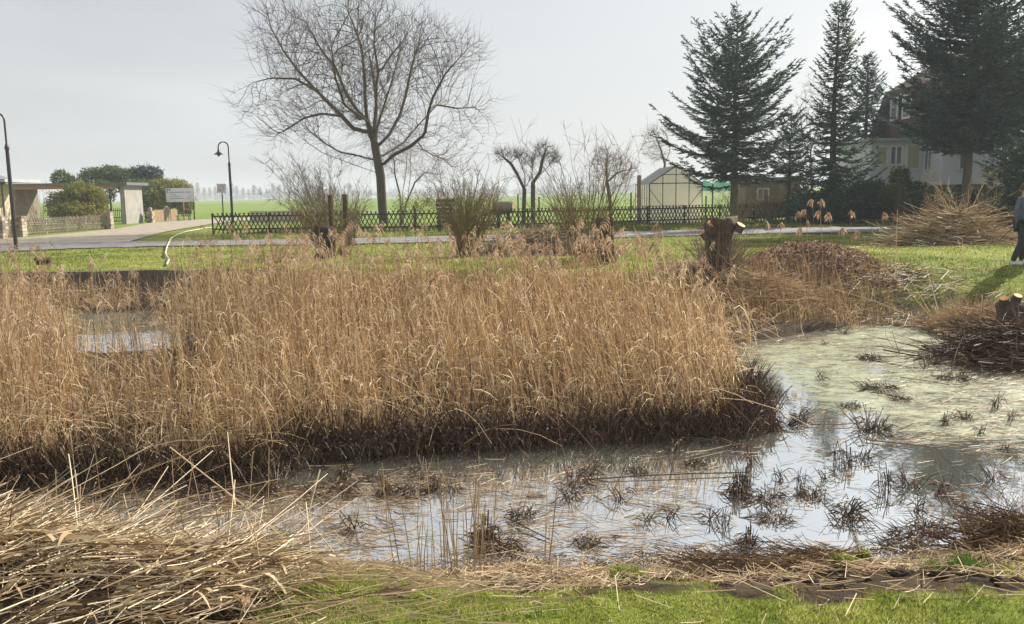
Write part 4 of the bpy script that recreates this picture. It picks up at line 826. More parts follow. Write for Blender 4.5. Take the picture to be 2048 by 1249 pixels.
def road_sign():
    Y = 50.; c = A(443, 377, Y); r = thing('road_sign', (c[0], Y, 0), 'square white zone end sign with faded circle and slash on a thin post', 'sign'); s = .26
    b = MB(); b.box((c[0]-s, Y-.02, c[2]-s), (c[0]+s, Y, c[2]+s)); b.build('plate', m_signw, r)
    b = MB(); b.tubes(np.array([[c[0], Y+.04, -.1], [c[0], Y+.04, c[2]+.2]]), .035, 8); b.build('post', m_black, r)
    b = MB(); a = np.linspace(0, 2*math.pi, 25); ro, ri = .17, .125; v = [(c[0]+ro*math.cos(q), Y-.024, c[2]+ro*math.sin(q)) for q in a]+[(c[0]+ri*math.cos(q), Y-.024, c[2]+ri*math.sin(q)) for q in a]
    b.add(v, [[i, i+1, 26+i, 25+i] for i in range(24)]); b.build('ring', m_red, r)
    b = MB(); b.bar((c[0]-.2, Y-.028, c[2]-.2), (c[0]+.2, Y-.028, c[2]+.2), .004, .04, up=(0, 1, 0)); b.build('slash', m_ink, r)
    b = MB()
    for s2 in (-1, 1): b.bar((c[0]-s, Y-.024, c[2]+s2*(s-.02)), (c[0]+s, Y-.024, c[2]+s2*(s-.02)), .003, .025, up=(0, 1, 0)); b.bar((c[0]+s2*(s-.02), Y-.026, c[2]-s+.03), (c[0]+s2*(s-.02), Y-.026, c[2]+s-.03), .003, .025, up=(0, 1, 0))
    b.build('border', m_red, r)
road_sign()
def bench():
    Y = 74.; p = A(366, 440, Y); x0, x1 = p[0]-.62, p[0]+.62; r = thing('park_bench', (p[0], Y, 0), 'small dark slatted bench in front of the information board', 'bench'); b = MB()
    for k in range(3): b.box((x0, Y+k*.13, .42), (x1, Y+.11+k*.13, .46))
    b.build('seat', m_dwood, r); b = MB()
    for k in range(2): b.box((x0, Y+.45+k*.02, .62+k*.17), (x1, Y+.48+k*.02, .74+k*.17))
    b.build('backrest', m_dwood, r)
    for x in (x0+.12, x1-.12): b = MB(); b.tubes(np.array([[x, Y-.05, 0], [x, Y+.05, .25], [x, Y, .41]]), .03, 6); b.tubes(np.array([[x, Y+.42, 0], [x, Y+.34, .3], [x, Y+.44, .92]]), .03, 6); b.build('leg', m_black, r)
bench()
b = MB(); hp = [G(427, 457), G(410, 459), G(390, 463), G(372, 466), G(352, 474), G(342, 480), G(338, 489), G(334, 499), G(331, 512), G(338, 524), G(333, 536)]
b.tubes(bezpath(hp, 60)+np.array([0, 0, .075])+np.stack([rng.normal(size=60)*.007, rng.normal(size=60)*.007, np.zeros(60)], 1), .027, 8, .6, cap=True); tag(b.build('drain_hose', m_hose, smooth=True), 'long pale drainage hose snaking over lane and grass to the reeds', 'hose')
# far tree row -----------------------------------------------------------
def far_tree(h, seed):
    r = np.random.default_rng(seed); o = thing('distant_tree', (0, 0, 0), 'tiny hazy bare roadside tree in the row on the left horizon', 'tree', 'bare trees in a row on the horizon')
    b = MB(); b.tubes(np.array([[0, 0, -.2], [0, 0, h*.4], [0, 0, h*.95]]), [[.35, .25, .05]], 5); b.build('trunk', m_twigr, o)
    b = MB(); n = 420; z = r.uniform(.3, .95, n)*h; az = r.uniform(0, 6.28, n); L = h*.28*np.sqrt(np.clip(1.05-z/h, 0, 1))*r.uniform(.6, 1.2, n); t = np.linspace(0, 1, 4)
    P = np.stack([np.cos(az)[:, None]*L[:, None]*t*.8, np.sin(az)[:, None]*L[:, None]*t*.8, z[:, None]+L[:, None]*t*1.0], -1); b.tubes(P, .075*(1-.6*t)[None], 3, r.random(n)); 
    b.build('crown', m_twigr, o); return o
protos = [far_tree(15, 1), far_tree(17, 2), far_tree(13, 3)]
xs = [385, 396, 409, 420, 431, 452, 464, 474, 487, 498, 508, 521, 534, 547, 560, 590, 612, 640, 668, 700, 860, 885, 930, 985, 1100, 1125, 1160, 1185]
for i, px in enumerate(xs):
    Y = 860+rng.uniform(-40, 40); p = A(px, 395, Y); loc = (p[0], Y, float(ground_z(np.array([p[0]]), np.array([Y]))[0][0]))
    if i < 3: protos[i].location = loc
    else: copy_thing(protos[i % 3], loc, rng.uniform(0, 6), rng.uniform(.7, 1.15))
b = MB(); 
for k in range(130):
    px = rng.uniform(330, 1300); Y = 1150+rng.uniform(-60, 60); p = A(px, 395, Y); zz = float(ground_z(np.array([p[0]]), np.array([Y]))[0][0]); h = rng.uniform(7, 13); n = 160
    d = unit(rng.normal(size=(n, 3))); b.leaves(np.array([p[0], Y, zz+h*.5])+d*np.array([9, 6, h*.55])*rng.random((n, 1))**.4, rng.uniform(.7, 1.6, n), rng.random(n))
tag(b.build('distant_woods', m_twigr), 'hazy strip of woodland along the horizon', 'woods', kind='stuff')
# ---------------------------------------------------------------- stumps, piles, mound
m_stubbark = mat('old_willow_bark', [(.06, .042, .028), (.22, .15, .095)], .9, 0, nscale=7, bump=1, bscale=18)
def gz(x, y): return float(ground_z(np.array([x], float), np.array([y], float))[0][0])
def stump(name, label, px, py, Y, w, h, seed, cuts=(), m=None, cat='tree stump', flare=1.25, lean=0, knob=.25):
    r = np.random.default_rng(seed); p = A(px, py, Y); z = gz(p[0], Y); root = thing(name, (p[0], Y, z), label, cat); K = 12; S = 20; a = np.arange(S)*2*math.pi/S; v = []
    for k in range(K):
        t = k/(K-1); rad = w/2*(flare-(flare-1)*min(1, t*2.2)+.28*sst((t-.6)/.4))*(1 if k < K-1 else .0)
        if k == K-2: rad *= .92
        f = 1+knob*(np.sin(a*3+seed+t*4)*.4+np.sin(a*5+t*7)*.3+r.normal(size=S)*.12)
        v.append(np.stack([p[0]+lean*t+np.cos(a)*rad*f, Y+np.sin(a)*rad*f, np.full(S, z-.15+(h+.15)*min(1, t*1.08))+(r.normal(size=S)*.03 if k == K-2 else 0)], 1))
    v = np.concatenate(v); i = np.arange(K-1)[:, None]*S; j = np.arange(S)[None]; j2 = (j+1) % S; b = MB(); b.add(v, np.stack([i+j, i+j2, i+S+j2, i+S+j], -1).reshape(-1, 4), r.random(len(v))*.5); b.build('trunk', m or m_bark, root, True)
    for (cx, cy, cr_, dx) in cuts:
        q = A(cx, cy, Y-w*.30); d = unit(np.array([dx, -.42, .90])); b = MB(); b.tubes(np.array([q-d*.17, q]), [[cr_*1.15, cr_*1.02]], 14, .3); b.tubes(np.array([q-d*.01, q+d*.012]), cr_*.95, 14, .5, cap=True) if 0 else None; o = b.build('branch_stub', m or m_bark, root, True)
        b = MB(); b.tubes(np.array([q-d*.01, q+d*.008]), cr_*.97, 14, .5, cap=True); b.build('cut_face', m_cut, o if False else root)
    return root
stump('willow_stump', 'stout pollarded willow stump with orange fresh cut faces right of the reeds', 1436, 545, 20, .62, 1.24, 4, [(1432, 446, .20, -.1), (1482, 450, .11, .45), (1404, 466, .07, -.8)], m_stubbark, lean=.05, knob=.4)
stump('willow_stump', 'dark knobbly burr stump leaning among thin willow rods', 1212, 530, 22.5, .36, 1.25, 6, [(1196, 462, .05, -.4)], m_stubbark, knob=.6, lean=-.05)
stump('willow_stump', 'short dark willow trunk under the bushy cut shoots', 650, 522, 26, .42, .95, 8, [], m_dwood, knob=.4)
stump('willow_stump', 'upright sawn willow stem, left one of the two above the cut willow', 666, 520, 27.2, .14, 1.95, 9, [], m_stubbark, flare=1.1, knob=.1)
stump('willow_stump', 'upright sawn willow stem, right one of the two above the cut willow', 695, 520, 27.4, .16, 1.95, 10, [], m_stubbark, flare=1.1, knob=.1)
stump('willow_stump', 'low cut stump with orange faces at the right edge of the pond', 2030, 640, 14.2, .55, .66, 11, [(2008, 597, .07, -.3), (2036, 592, .07, .1), (2024, 612, .05, -.2)], m_bark)
stump('old_stump', 'small dark weathered stump alone on the left lawn', 88, 528, float(G(88, 529)[1]), .40, .18, 12, [], m_dwood)
for _px, _Y, _l in ((1436, 20, 'short brown sprouts bristling from the stout pollard stump'),):
    shrub('willow_sprouts', _l, _px, 500, _Y, 150, 1.05, .75, m_twigr, .007, 3, cat='shoots', z=.15, stemr=3.0, tl=(.08, .3), hmin=.15)
def brush_pile(name, label, px, py, Y, rx, ry, h, n, m, L=(1.0, 2.6), r0=.009, seed=0, dirx=1.0, cat='brush pile'):
    r = np.random.default_rng(seed); c = A(px, py, Y); z = gz(c[0], Y); root = thing(name, (c[0], Y, z), label, cat); u = r.normal(size=(n, 2))*.5
    q = np.exp(-(u**2).sum(1)*2.4); P0 = np.stack([c[0]+u[:, 0]*rx, Y+u[:, 1]*ry, z+.03+h*q*r.random(n)**.6], 1); az = r.normal(size=n)*.7+np.where(r.random(n) < .5, 0, math.pi)
    d = np.stack([np.cos(az)*dirx, np.sin(az), r.normal(size=n)*.24+.03], 1); l = r.uniform(*L, n); t = np.linspace(-.5, .5, 6); bend = r.normal(size=(n, 3))*.12
    P = P0[:, None]+d[:, None]*(l[:, None]*t)[..., None]+bend[:, None]*(l[:, None]*(t**2))[..., None]; zz = ground_z(P[..., 0], P[..., 1])[0]; P[..., 2] = np.maximum(P[..., 2], zz+.01)
    b = MB(); b.tubes(P, r0*(1.1-.8*(t+.5))[None]*r.uniform(.5, 1.7, (n, 1)), 4, r.random(n)); b.build('branches', m, root)
    b = MB(); i = r.integers(0, n, n*2); k = r.integers(2, 6, n*2); add_twigs(b, P[i, k], P[i, k]-P[i, k-1], .2, .6, r0*.5, .6, 0); b.build('twigs', m, root); return root
m_brush = mat('brushwood', [(.08, .045, .03), (.30, .20, .11), (.52, .40, .22), (.80, .68, .46)], .8, 0)
brush_pile('brushwood_pile', 'big heap of cut yellowish branches on the lawn left of the standing person', 1905, 487, 27.5, 1.75, 1.1, 1.12, 1000, m_brush, (.8, 3.0), .012, 21)
brush_pile('straw_heap', 'loose tangle of pale dry reeds between the pollard stump and the chip mound', 1515, 560, 18.8, 1.1, .8, .45, 700, m_reed, (.4, 1.4), .006, 27)
shrub('cut_branches', 'long pale twiggy branches sticking up out of the brushwood heap', 1925, 440, 28, 26, 1.9, 1.5, m_brush, .012, 8, cat='branches', z=.5)
brush_pile('brushwood_pile', 'low tangled heap of thin dark branches between the two middle willows', 1075, 500, 26.5, 1.7, 1.0, .75, 900, m_twigr, (.8, 2.2), .009, 22)
brush_pile('brushwood_pile', 'dark muddy heap of rods at the pond edge under the cut stump', 2040, 690, 12.9, 1.1, .9, .55, 700, m_stub, (.5, 1.6), .008, 23)
brush_pile('straw_heap', 'loose tuft of rusty straw on the bank left of the cut stump', 1950, 590, 15.8, .75, .55, .35, 900, m_reed, (.3, 1.0), .004, 24)
brush_pile('brushwood_pile', 'dark twiggy heap at the lower right corner of the pond bank', 2020, 1115, 5.6, .36, .25, .24, 300, m_raked, (.12, .55), .004, 25)
def mound():
    c = np.array([G(1600, 530, .0)[0], 20.6]); root = thing('chip_mound', (c[0], c[1], 0), 'rounded mound of brown wood chips and leaves beside the pollard stump', 'mound'); b = MB()
    n = 46; m_ = 30; u = np.linspace(-1, 1, n); X, Y = np.meshgrid(u*1.6, np.linspace(-1, 1, m_)*1.4); q = np.clip(1-(X/1.6)**2-(Y/1.4)**2, 0, 1)**.8; Xw = X+c[0]; Yw = Y+c[1]
    Z = ground_z(Xw, Yw)[0]-.04+q*.52*(.55+.9*fbm(Xw, Yw, .9, 3, 14))+(fbm(Xw, Yw, .35, 3, 4)-.5)*.3*q
    i = np.arange(m_-1)[:, None]*n+np.arange(n-1)[None]; b.add(np.stack([Xw, Yw, Z], -1).reshape(-1, 3), np.stack([i, i+1, i+n+1, i+n], -1).reshape(-1, 4), .2); b.build('mound_body', m_chip, root, True)
    k = 9000; a = rng.integers(0, n-1, k); d = rng.integers(0, m_-1, k); w = rng.random((k, 2)); x = Xw[d, a]+w[:, 0]*3.2/n; y = Yw[d, a]+w[:, 1]*2.8/m_; P = np.stack([x, y, Z[d, a]+.02+rng.random(k)*.03], 1); P = P[q[d, a] > .02]
    b = MB(); b.leaves(P, rng.uniform(.015, .06, len(P)), rng.random(len(P))); b.build('chips', m_chip, root)
mound()
# ---------------------------------------------------------------- people
def skin_obj(name, verts, edges, radii, m, parent, sub=2):
    me = bpy.data.meshes.new(name); me.from_pydata([tuple(v) for v in verts], edges, []); me.materials.append(m); o = bpy.data.objects.new(name, me); C.objects.link(o)
    o.modifiers.new('Skin', 'SKIN'); sk = me.skin_vertices[0].data
    for i, r in enumerate(radii): sk[i].radius = (r, r) if not isinstance(r, tuple) else r; sk[i].use_root = (i == 0)
    s = o.modifiers.new('Sub', 'SUBSURF'); s.levels = sub; s.render_levels = sub
    o.modifiers['Skin'].use_smooth_shade = True
    if parent is not None: o.parent = parent
    return o
def person(loc, rz, label, mj, mt, ms, stride=.12):
    r = thing('person', loc, label, 'person'); r.rotation_euler = (0, 0, rz)
    J = dict(pel=(0, 0, .95), sp=(0, 0, 1.15), ch=(.0, .02, 1.34), nk=(0, .0, 1.50), nk2=(0, -.01, 1.56), hd=(0, -.03, 1.66), hd2=(0, -.02, 1.75),
             hl=(.09, 0, .90), kl=(.10, -stride*.6, .50), al=(.10, -stride*.4, .09), fl=(.11, -stride*.4-.16, .035), hr=(-.09, 0, .90), kr=(-.10, stride*.2, .50), ar=(-.10, stride+.06, .09), fr=(-.11, stride-.10, .035),
             shl=(.19, .02, 1.42), ell=(.25, .05, 1.14), wl=(.24, -.02, .90), pl=(.24, -.04, .84), shr=(-.19, .02, 1.42), elr=(-.25, .04, 1.14), wr=(-.24, -.06, .90), pr=(-.24, -.08, .84))
    names = list(J); E = [('pel', 'sp'), ('sp', 'ch'), ('ch', 'nk'), ('nk', 'nk2'), ('nk2', 'hd'), ('hd', 'hd2'), ('pel', 'hl'), ('hl', 'kl'), ('kl', 'al'), ('al', 'fl'), ('pel', 'hr'), ('hr', 'kr'), ('kr', 'ar'), ('ar', 'fr'), ('ch', 'shl'), ('shl', 'ell'), ('ell', 'wl'), ('wl', 'pl'), ('ch', 'shr'), ('shr', 'elr'), ('elr', 'wr'), ('wr', 'pr')]
    Rd = dict(pel=.13, sp=.12, ch=.14, nk=.06, nk2=.055, hd=.085, hd2=.07, hl=.08, kl=.055, al=.038, fl=.03, hr=.08, kr=.055, ar=.038, fr=.03, shl=.055, ell=.042, wl=.028, pl=.030, shr=.055, elr=.042, wr=.028, pr=.030)
    V = [J[k] for k in names]; R = [Rd[k] for k in names]; ed = [(names.index(a), names.index(c)) for a, c in E]
    for h, s in (('pl', 1), ('pr', -1)):
        b0 = names.index(h)
        for k in range(4):
            x, y, z = J[h]; oy = (k-1.5)*.020; L = [.07, .08, .075, .06][k]; i = len(V); V += [(x, y+oy, z-.035), (x-s*.008, y+oy, z-.035-L*.55), (x-s*.022, y+oy, z-.035-L)]; R += [.010, .009, .008]; ed += [(b0, i), (i, i+1), (i+1, i+2)]
        x, y, z = J[h]; i = len(V); V += [(x-s*.01, y-.035, z-.005), (x-s*.015, y-.05, z-.045)]; R += [.011, .009]; ed += [(b0, i), (i, i+1)]
    skin_obj('body', V, ed, R, m_skin, r)
    q = ['pel', 'sp', 'ch', 'nk', 'shl', 'ell', 'wl', 'shr', 'elr', 'wr']; jr = dict(pel=(.185, .15), sp=(.175, .145), ch=(.19, .15), nk=.085, shl=.085, ell=.072, wl=.055, shr=.085, elr=.072, wr=.055)
    VV = [J[k] for k in q]; VV[0] = (0, 0, .84); VV[3] = (0, .0, 1.52)
    skin_obj('jacket', VV, [(0, 1), (1, 2), (2, 3), (2, 4), (4, 5), (5, 6), (2, 7), (7, 8), (8, 9)], [jr[k] for k in q], mj, r)
    q = ['pel', 'hl', 'kl', 'al', 'hr', 'kr', 'ar']; tr = dict(pel=.15, hl=.105, kl=.08, al=.062, hr=.105, kr=.08, ar=.062)
    skin_obj('trousers', [J[k] for k in q], [(0, 1), (1, 2), (2, 3), (0, 4), (4, 5), (5, 6)], [tr[k] for k in q], mt, r)
    for a, f in (('al', 'fl'), ('ar', 'fr')):
        x, y, z = J[a]; fx, fy, fz = J[f]; skin_obj('shoe', [(x, y+.05, .04), (x, y-.03, .055), (fx, fy, .038), (fx, fy-.05, .03)], [(0, 1), (1, 2), (2, 3)], [.038, .048, .042, .026], ms, r)
    b = MB(); hc = np.array([0, -.005, 1.70]); a = np.linspace(0, 1.9, 8); prof = [(.098*math.sin(q)+.001, .115*math.cos(q)) for q in a]; b.lathe(prof, hc, 16); o = b.build('hair', m_hair, None, True); o.parent = r
    for nm, pts, rad, mm in (('nose', [(0, -.12, 1.685), (0, -.138, 1.655)], [.010, .014], m_skin), ('mouth', [(-.022, -.115, 1.615), (.022, -.115, 1.615)], [.006, .006], m_maroon)):
        b = MB(); b.tubes(np.array(pts), [rad], 6, cap=True); o = b.build(nm, mm, None, True); o.parent = r
    for s in (-1, 1):
        b = MB(); b.lathe([(.001, .011), (.010, .005), (.010, -.005), (.001, -.011)], (s*.032, -.105, 1.68), 8); o = b.build('eye', m_black, None, True); o.parent = r
        b = MB(); b.tubes(np.array([(s*.092, -.02, 1.70), (s*.098, -.015, 1.64)]), [[.016, .010]], 6, cap=True); o = b.build('ear', m_skin, None, True); o.parent = r
    return r
pp = G(2026, 531, .14)
for _k in range(8): pp = G(2026, 531, gz(pp[0], pp[1]))
person((pp[0]+.15, pp[1], gz(pp[0], pp[1])), math.radians(75), 'person in dark blue grey jacket, charcoal trousers and pale trainers on the right lawn', m_jack, m_trou, m_shoe)
pq = A(2078, 500, pp[1]+.7)
person((pq[0], pq[1], gz(pq[0], pq[1])), math.radians(-70), 'person in blue jeans and maroon top mostly cut off by the right edge', m_maroon, m_jean, m_shoe, .05)
# ---------------------------------------------------------------- reed bed
def in_poly_samples(poly, n, seed):
    r = np.random.default_rng(seed); p = np.array(poly); lo_, hi_ = p.min(0), p.max(0); out_ = []
    while sum(len(o) for o in out_) < n:
        q = r.uniform(lo_, hi_, (n, 2)); out_.append(q[sdpoly(q[:, 0], q[:, 1], poly) < 0])
    return np.concatenate(out_)[:n]
def pxcol(x, y): return 1024+FPX*x/y
def reeds():
    P = in_poly_samples(REED, 36000, 2); x, y = P.T; sd = -sdpoly(x, y, REED); pc = pxcol(x, y)
    vis = (pc > -160) & (pc < 2100)
    frontband = (sd < .9) & (y < 12)
    keep = rng.random(len(x)) < np.where(frontband, 1, np.where(y < 13, .75, .52))
    keep &= (sd > .55*(fbm(x, y, .7, 3, 88)-.38)*1.6) | (y > 12)
    rightback = (x > 4.3) & (y > 14.5); keep &= ~(rightback & (rng.random(len(x)) < .84))
    leftthin = (pc < 420) & (y > 10.5) & (y < 19.3); keep &= ~(leftthin & (rng.random(len(x)) < np.interp(pc, [0, 120, 160], [.35, .45, .72])))
    clump = fbm(x, y, 1.1, 3, 77); keep &= rng.random(len(x)) < (.45+1.3*sst((clump-.32)/.3))
    k = keep & vis; x, y, pc, sd, fb, clump, rb = x[k], y[k], pc[k], sd[k], frontband[k], clump[k], rightback[k]; n = len(x)
    base = 1.14+.30*(clump-.5)*2; base = np.where(pc < 420, base*np.interp(pc, [0, 110, 160, 420], [1.0, .92, .78, .98]), base); base = base*np.where(sd < .5, .80, 1)
    tall = rng.random(n) < np.interp(y, [9, 13, 18], [.03, .09, .15])
    h = base*rng.uniform(.62, 1.12, n); h = np.where(tall, base*rng.uniform(1.15, 1.75, n), h); h = np.where(rb, h*.66, h)
    h = np.clip(h, .3, 2.15)
    K = 6; t = np.linspace(0, 1, K)
    lean = np.interp(pc, [0, 500, 900, 1500], [.02, -.03, -.10, -.20])*h+rng.normal(size=n)*.10*h
    leany = rng.normal(size=n)*.10*h-.05*np.exp(-sd/.4)*h
    wild = rng.random(n) < .10; lean = np.where(wild, rng.normal(size=n)*.55, lean); leany = np.where(wild, rng.normal(size=n)*.4, leany)
    B = np.stack([x, y, np.full(n, WL-.05)], 1)
    Q = np.empty((n, K, 3)); c1 = rng.normal(size=n)*.05
    Q[..., 0] = x[:, None]+lean[:, None]*t**1.3+c1[:, None]*np.sin(t*3.1)
    Q[..., 1] = y[:, None]+leany[:, None]*t**1.3
    Q[..., 2] = WL-.05+h[:, None]*t*(1-.12*np.abs(lean[:, None])*t)
    rnd = np.clip(rng.normal(.52, .27, n)+(clump-.5)*.3, 0, 1)
    b = MB(); rad = np.interp(y, [7, 20], [.0042, .0072])*rng.uniform(.7, 1.35, n)
    b.tubes(Q, rad[:, None]*(1-.55*t)[None], 3, rnd)
    # dry leaves
    m_ = 22000; i = rng.integers(0, n, m_); s = rng.uniform(.12, .95, m_); kk = np.minimum((s*(K-1)).astype(int), K-2); f = (s*(K-1)-kk)[:, None]; o = Q[i, kk]*(1-f)+Q[i, kk+1]*f
    az = rng.uniform(0, 6.28, m_); L = rng.uniform(.10, .42, m_); up = rng.uniform(.2, 1.2, m_); tt = np.linspace(0, 1, 4)
    D = np.stack([np.cos(az)*.6-.15, np.sin(az)*.6, up], 1); LP = o[:, None]+D[:, None]*(L[:, None]*tt)[..., None]+np.array([0, 0, -1.0])*(L[:, None]*rng.uniform(.1, 1.5, m_)[:, None]*tt**2)[..., None]
    b.ribbons(LP, (rng.uniform(.005, .012, m_)[:, None]*np.array([.6, 1, .8, .15])[None]), None, np.clip(rng.normal(.6, .22, m_), 0, 1))
    # broken leaning stems tangled through
    m2 = 5200; i = rng.integers(0, n, m2); o = Q[i, 2]+rng.normal(size=(m2, 3))*[.1, .1, .15]; az = rng.uniform(0, 6.28, m2); L = rng.uniform(.3, 1.0, m2); D = np.stack([np.cos(az), np.sin(az)*.8, rng.uniform(-.55, .5, m2)], 1)
    LP = o[:, None]+D[:, None]*(L[:, None]*tt)[..., None]+np.array([0, 0, -1.0])*(L[:, None]*.35*tt**2)[..., None]; LP[..., 2] = np.maximum(LP[..., 2], WL+.01); b.tubes(LP, .0038*(1-.4*tt)[None].repeat(m2, 0), 3, np.clip(rng.normal(.7, .2, m2), 0, 1))
    o = b.build('reed_bed', m_reed); tag(o, 'dense golden dry reed stems filling the middle of the pond', 'reeds', kind='stuff')
    # plumes
    pl = np.where((tall & ~wild & (rng.random(n) < np.interp(y, [10, 13.5], [.12, .6]))) | ((rng.random(n) < .006) & (y > 12)))[0]; T = Q[pl, -1]; m3 = len(pl); b = MB(); nb = 15
    sgn = np.where(rng.random(m3) < .62, -1, 1); ba = rng.normal(size=m3)*.5; main = np.stack([sgn*np.cos(ba), np.sin(ba), np.zeros(m3)], 1); sc = rng.uniform(.5, 1.05, m3)
    ax = np.array([0, 0, 1.0])[None]*.20*sc[:, None]+main*.10*sc[:, None]
    I = np.repeat(np.arange(m3), nb); u = np.tile(np.linspace(0, 1, nb), m3); o = T[I]-[0, 0, .04]+ax[I]*u[:, None]+main[I]*(.03*u**2)[:, None]
    d = unit(main[I]*.8+rng.normal(size=(len(I), 3))*.55+[0, 0, .35]); L = (.05+.09*np.sin(u*2.6+.4))*sc[I]; tt = np.linspace(0, 1, 4)
    LP = o[:, None]+d[:, None]*(L[:, None]*tt)[..., None]+np.array([0, 0, -1.0])*(L[:, None]*1.0*tt**2)[..., None]
    b.ribbons(LP, (.017*sc[I])[:, None]*np.array([.5, 1, .9, .2])[None], None, np.clip(np.repeat(rng.normal(.5, .25, m3), nb)+rng.normal(size=len(I))*.12, 0, 1))
    o = b.build('reed_plumes', m_plume); tag(o, 'feathery drooping brown seed plumes above the reed bed', 'reeds', kind='stuff')
    # skirt of dead stems and hanging leaves, dark colour paints the front edge shade
    p = np.array(REED[:16]); b = MB(); m4 = 15000; seg = rng.integers(0, len(p)-1, m4); f = rng.random((m4, 1)); e = p[seg]*(1-f)+p[seg+1]*f; e = e+np.stack([rng.normal(size=m4)*.14, rng.normal(size=m4)*.16+.06], 1)
    az = rng.uniform(0, 6.28, m4); H = rng.uniform(.06, .42, m4)*np.clip(.4+1.3*fbm(e[:, 0], e[:, 1], .6, 2, 90), .4, 1.4); D = np.stack([np.cos(az)*.45, np.sin(az)*.45, np.ones(m4)], 1); z0 = WL+rng.random(m4)**2*.16; o = np.stack([e[:, 0], e[:, 1], z0], 1)
    LP = o[:, None]+D[:, None]*(H[:, None]*tt)[..., None]+np.array([0, 0, -1.0])*(H[:, None]*rng.uniform(0, 1.5, m4)[:, None]*tt**2)[..., None]; LP[..., 2] = np.maximum(LP[..., 2], WL-.02)
    b.ribbons(LP, rng.uniform(.005, .014, m4)[:, None]*np.array([1, 1, .8, .3])[None], None, np.clip(rng.normal(.38, .25, m4), 0, 1)); b.tubes(LP[::3], .004, 3, rng.random(len(LP[::3])))
    o = b.build('reed_skirt', m_stub); tag(o, 'wet dead leaves and stubs along the reed front, coloured dark to stand for shade', 'reeds', kind='stuff')
reeds()
def bank_reeds():
    # thin reeds and grass along right rear bank
    n = 1300; px = rng.uniform(1480, 1800, n); Yv = rng.uniform(16.2, 20.5, n); x = (px-1024)/FPX*Yv; z = ground_z(x, Yv)[0]; K = 5; t = np.linspace(0, 1, K); h = rng.uniform(.2, .85, n)*np.interp(px, [1480, 1700, 1800], [1, .9, .5])
    lean = rng.normal(size=n)*.18-.14; P = np.stack([x[:, None]+(lean*h)[:, None]*t**1.4, Yv[:, None]+(rng.normal(size=n)*.1)[:, None]*t, z[:, None]-.03+h[:, None]*t], -1); b = MB(); b.tubes(P, .0045*(1-.5*t)[None].repeat(n, 0), 3, np.clip(rng.normal(.45, .2, n), 0, 1))
    for (a, c, Y0, Y1) in [((1880, 655), (1752, 520), 16, 17.5), ((1876, 655), (1800, 532), 16, 17.5), ((1885, 655), (1838, 490), 16, 17.5), ((1845, 642), (1655, 575), 16.6, 17.5), ((1700, 625), (1655, 575), 17, 17.5), ((1790, 560), (1795, 420), 18, 18), ((1920, 545), (1925, 480), 17, 17), ((1940, 555), (1915, 480), 17, 17)]:
        a_ = A(*a, Y0); c_ = A(*c, Y1); mid = (a_+c_)/2+[0, 0, .06]; b.tubes(bezpath([a_, mid, c_], 5), np.linspace(.009, .004, 5), 4, .8)
    o = b.build('bank_reeds', m_reed); tag(o, 'sparse bent reed stalks along the right rear bank', 'reeds', kind='stuff')
    b = MB()
    for (px_, py_) in [(1600, 430), (1612, 425), (1640, 428), (1625, 405), (1660, 432), (1700, 428), (1560, 452), (1603, 462), (1688, 462), (1718, 468), (1765, 430), (1640, 405), (1530, 448), (1612, 448)]:
        T = A(px_, py_, 17.5+rng.random()); nb = 22; u = np.linspace(0, 1, nb); s = rng.choice([-1, 1]); o_ = T+np.stack([s*.07*u**2, np.zeros(nb), -.0+.10*np.sin(u*2.2)-.12*u**2], 1); d = unit(rng.normal(size=(nb, 3))*.6+[s*.6, 0, -.1]); L = .04+.055*np.sin(u*2.6+.3); tt = np.linspace(0, 1, 4)
        b.ribbons(o_[:, None]+d[:, None]*(L[:, None]*tt)[..., None]+np.array([0, 0, -1.0])*(L[:, None]*1.1*tt**2)[..., None], .02*np.array([[.5, 1, .9, .2]]).repeat(nb, 0), None, np.clip(.6+rng.normal(size=nb)*.15, 0, 1))
        g = np.array([T[0]+.12, T[1], WL]); b.tubes(bezpath([g, (g+T)/2+[.04, 0, .1], T+[0, 0, .02]], 6), np.linspace(.006, .003, 6), 3, .75)
    o = b.build('tall_reed_plumes', m_plume); tag(o, 'few tall drooping reed plumes standing before the right lane', 'reeds', kind='stuff')
bank_reeds()
def bank_debris():
    r = np.random.default_rng(55)
    for nm, mm, n, lab in (('bank_debris', m_stub, 5200, 'dark matted dead stalks on the right rear bank'), ('bank_straw', m_reed, 4200, 'pale dead straw lying on the right rear bank')):
        x = r.uniform(3.6, 10.5, n); y = r.uniform(11.5, 21.5, n); z, sd, _, _ = ground_z(x, y); k = (sd > -.15) & (sd < 3.6) & (r.random(n) < 2.2*(fbm(x, y, 1.0, 3, 35)-.28)); x, y, z = x[k], y[k], np.maximum(z[k], WL); m = len(x)
        az = r.normal(size=m)*.9; L = r.uniform(.08, .75, m); t = np.linspace(-.5, .5, 4); D = np.stack([np.cos(az), np.sin(az), r.normal(size=m)*.22+.05], 1); P = np.stack([x, y, z+.02+r.random(m)*.10], 1)[:, None]+D[:, None]*(L[:, None]*t)[..., None]
        P[..., 2] = np.maximum(P[..., 2], np.maximum(ground_z(P[..., 0], P[..., 1])[0], WL)+.01); b = MB(); b.tubes(P, r.uniform(.003, .007, (m, 1)), 3, r.random(m)); tag(b.build(nm, mm), lab, 'plant litter', kind='stuff')
bank_debris()
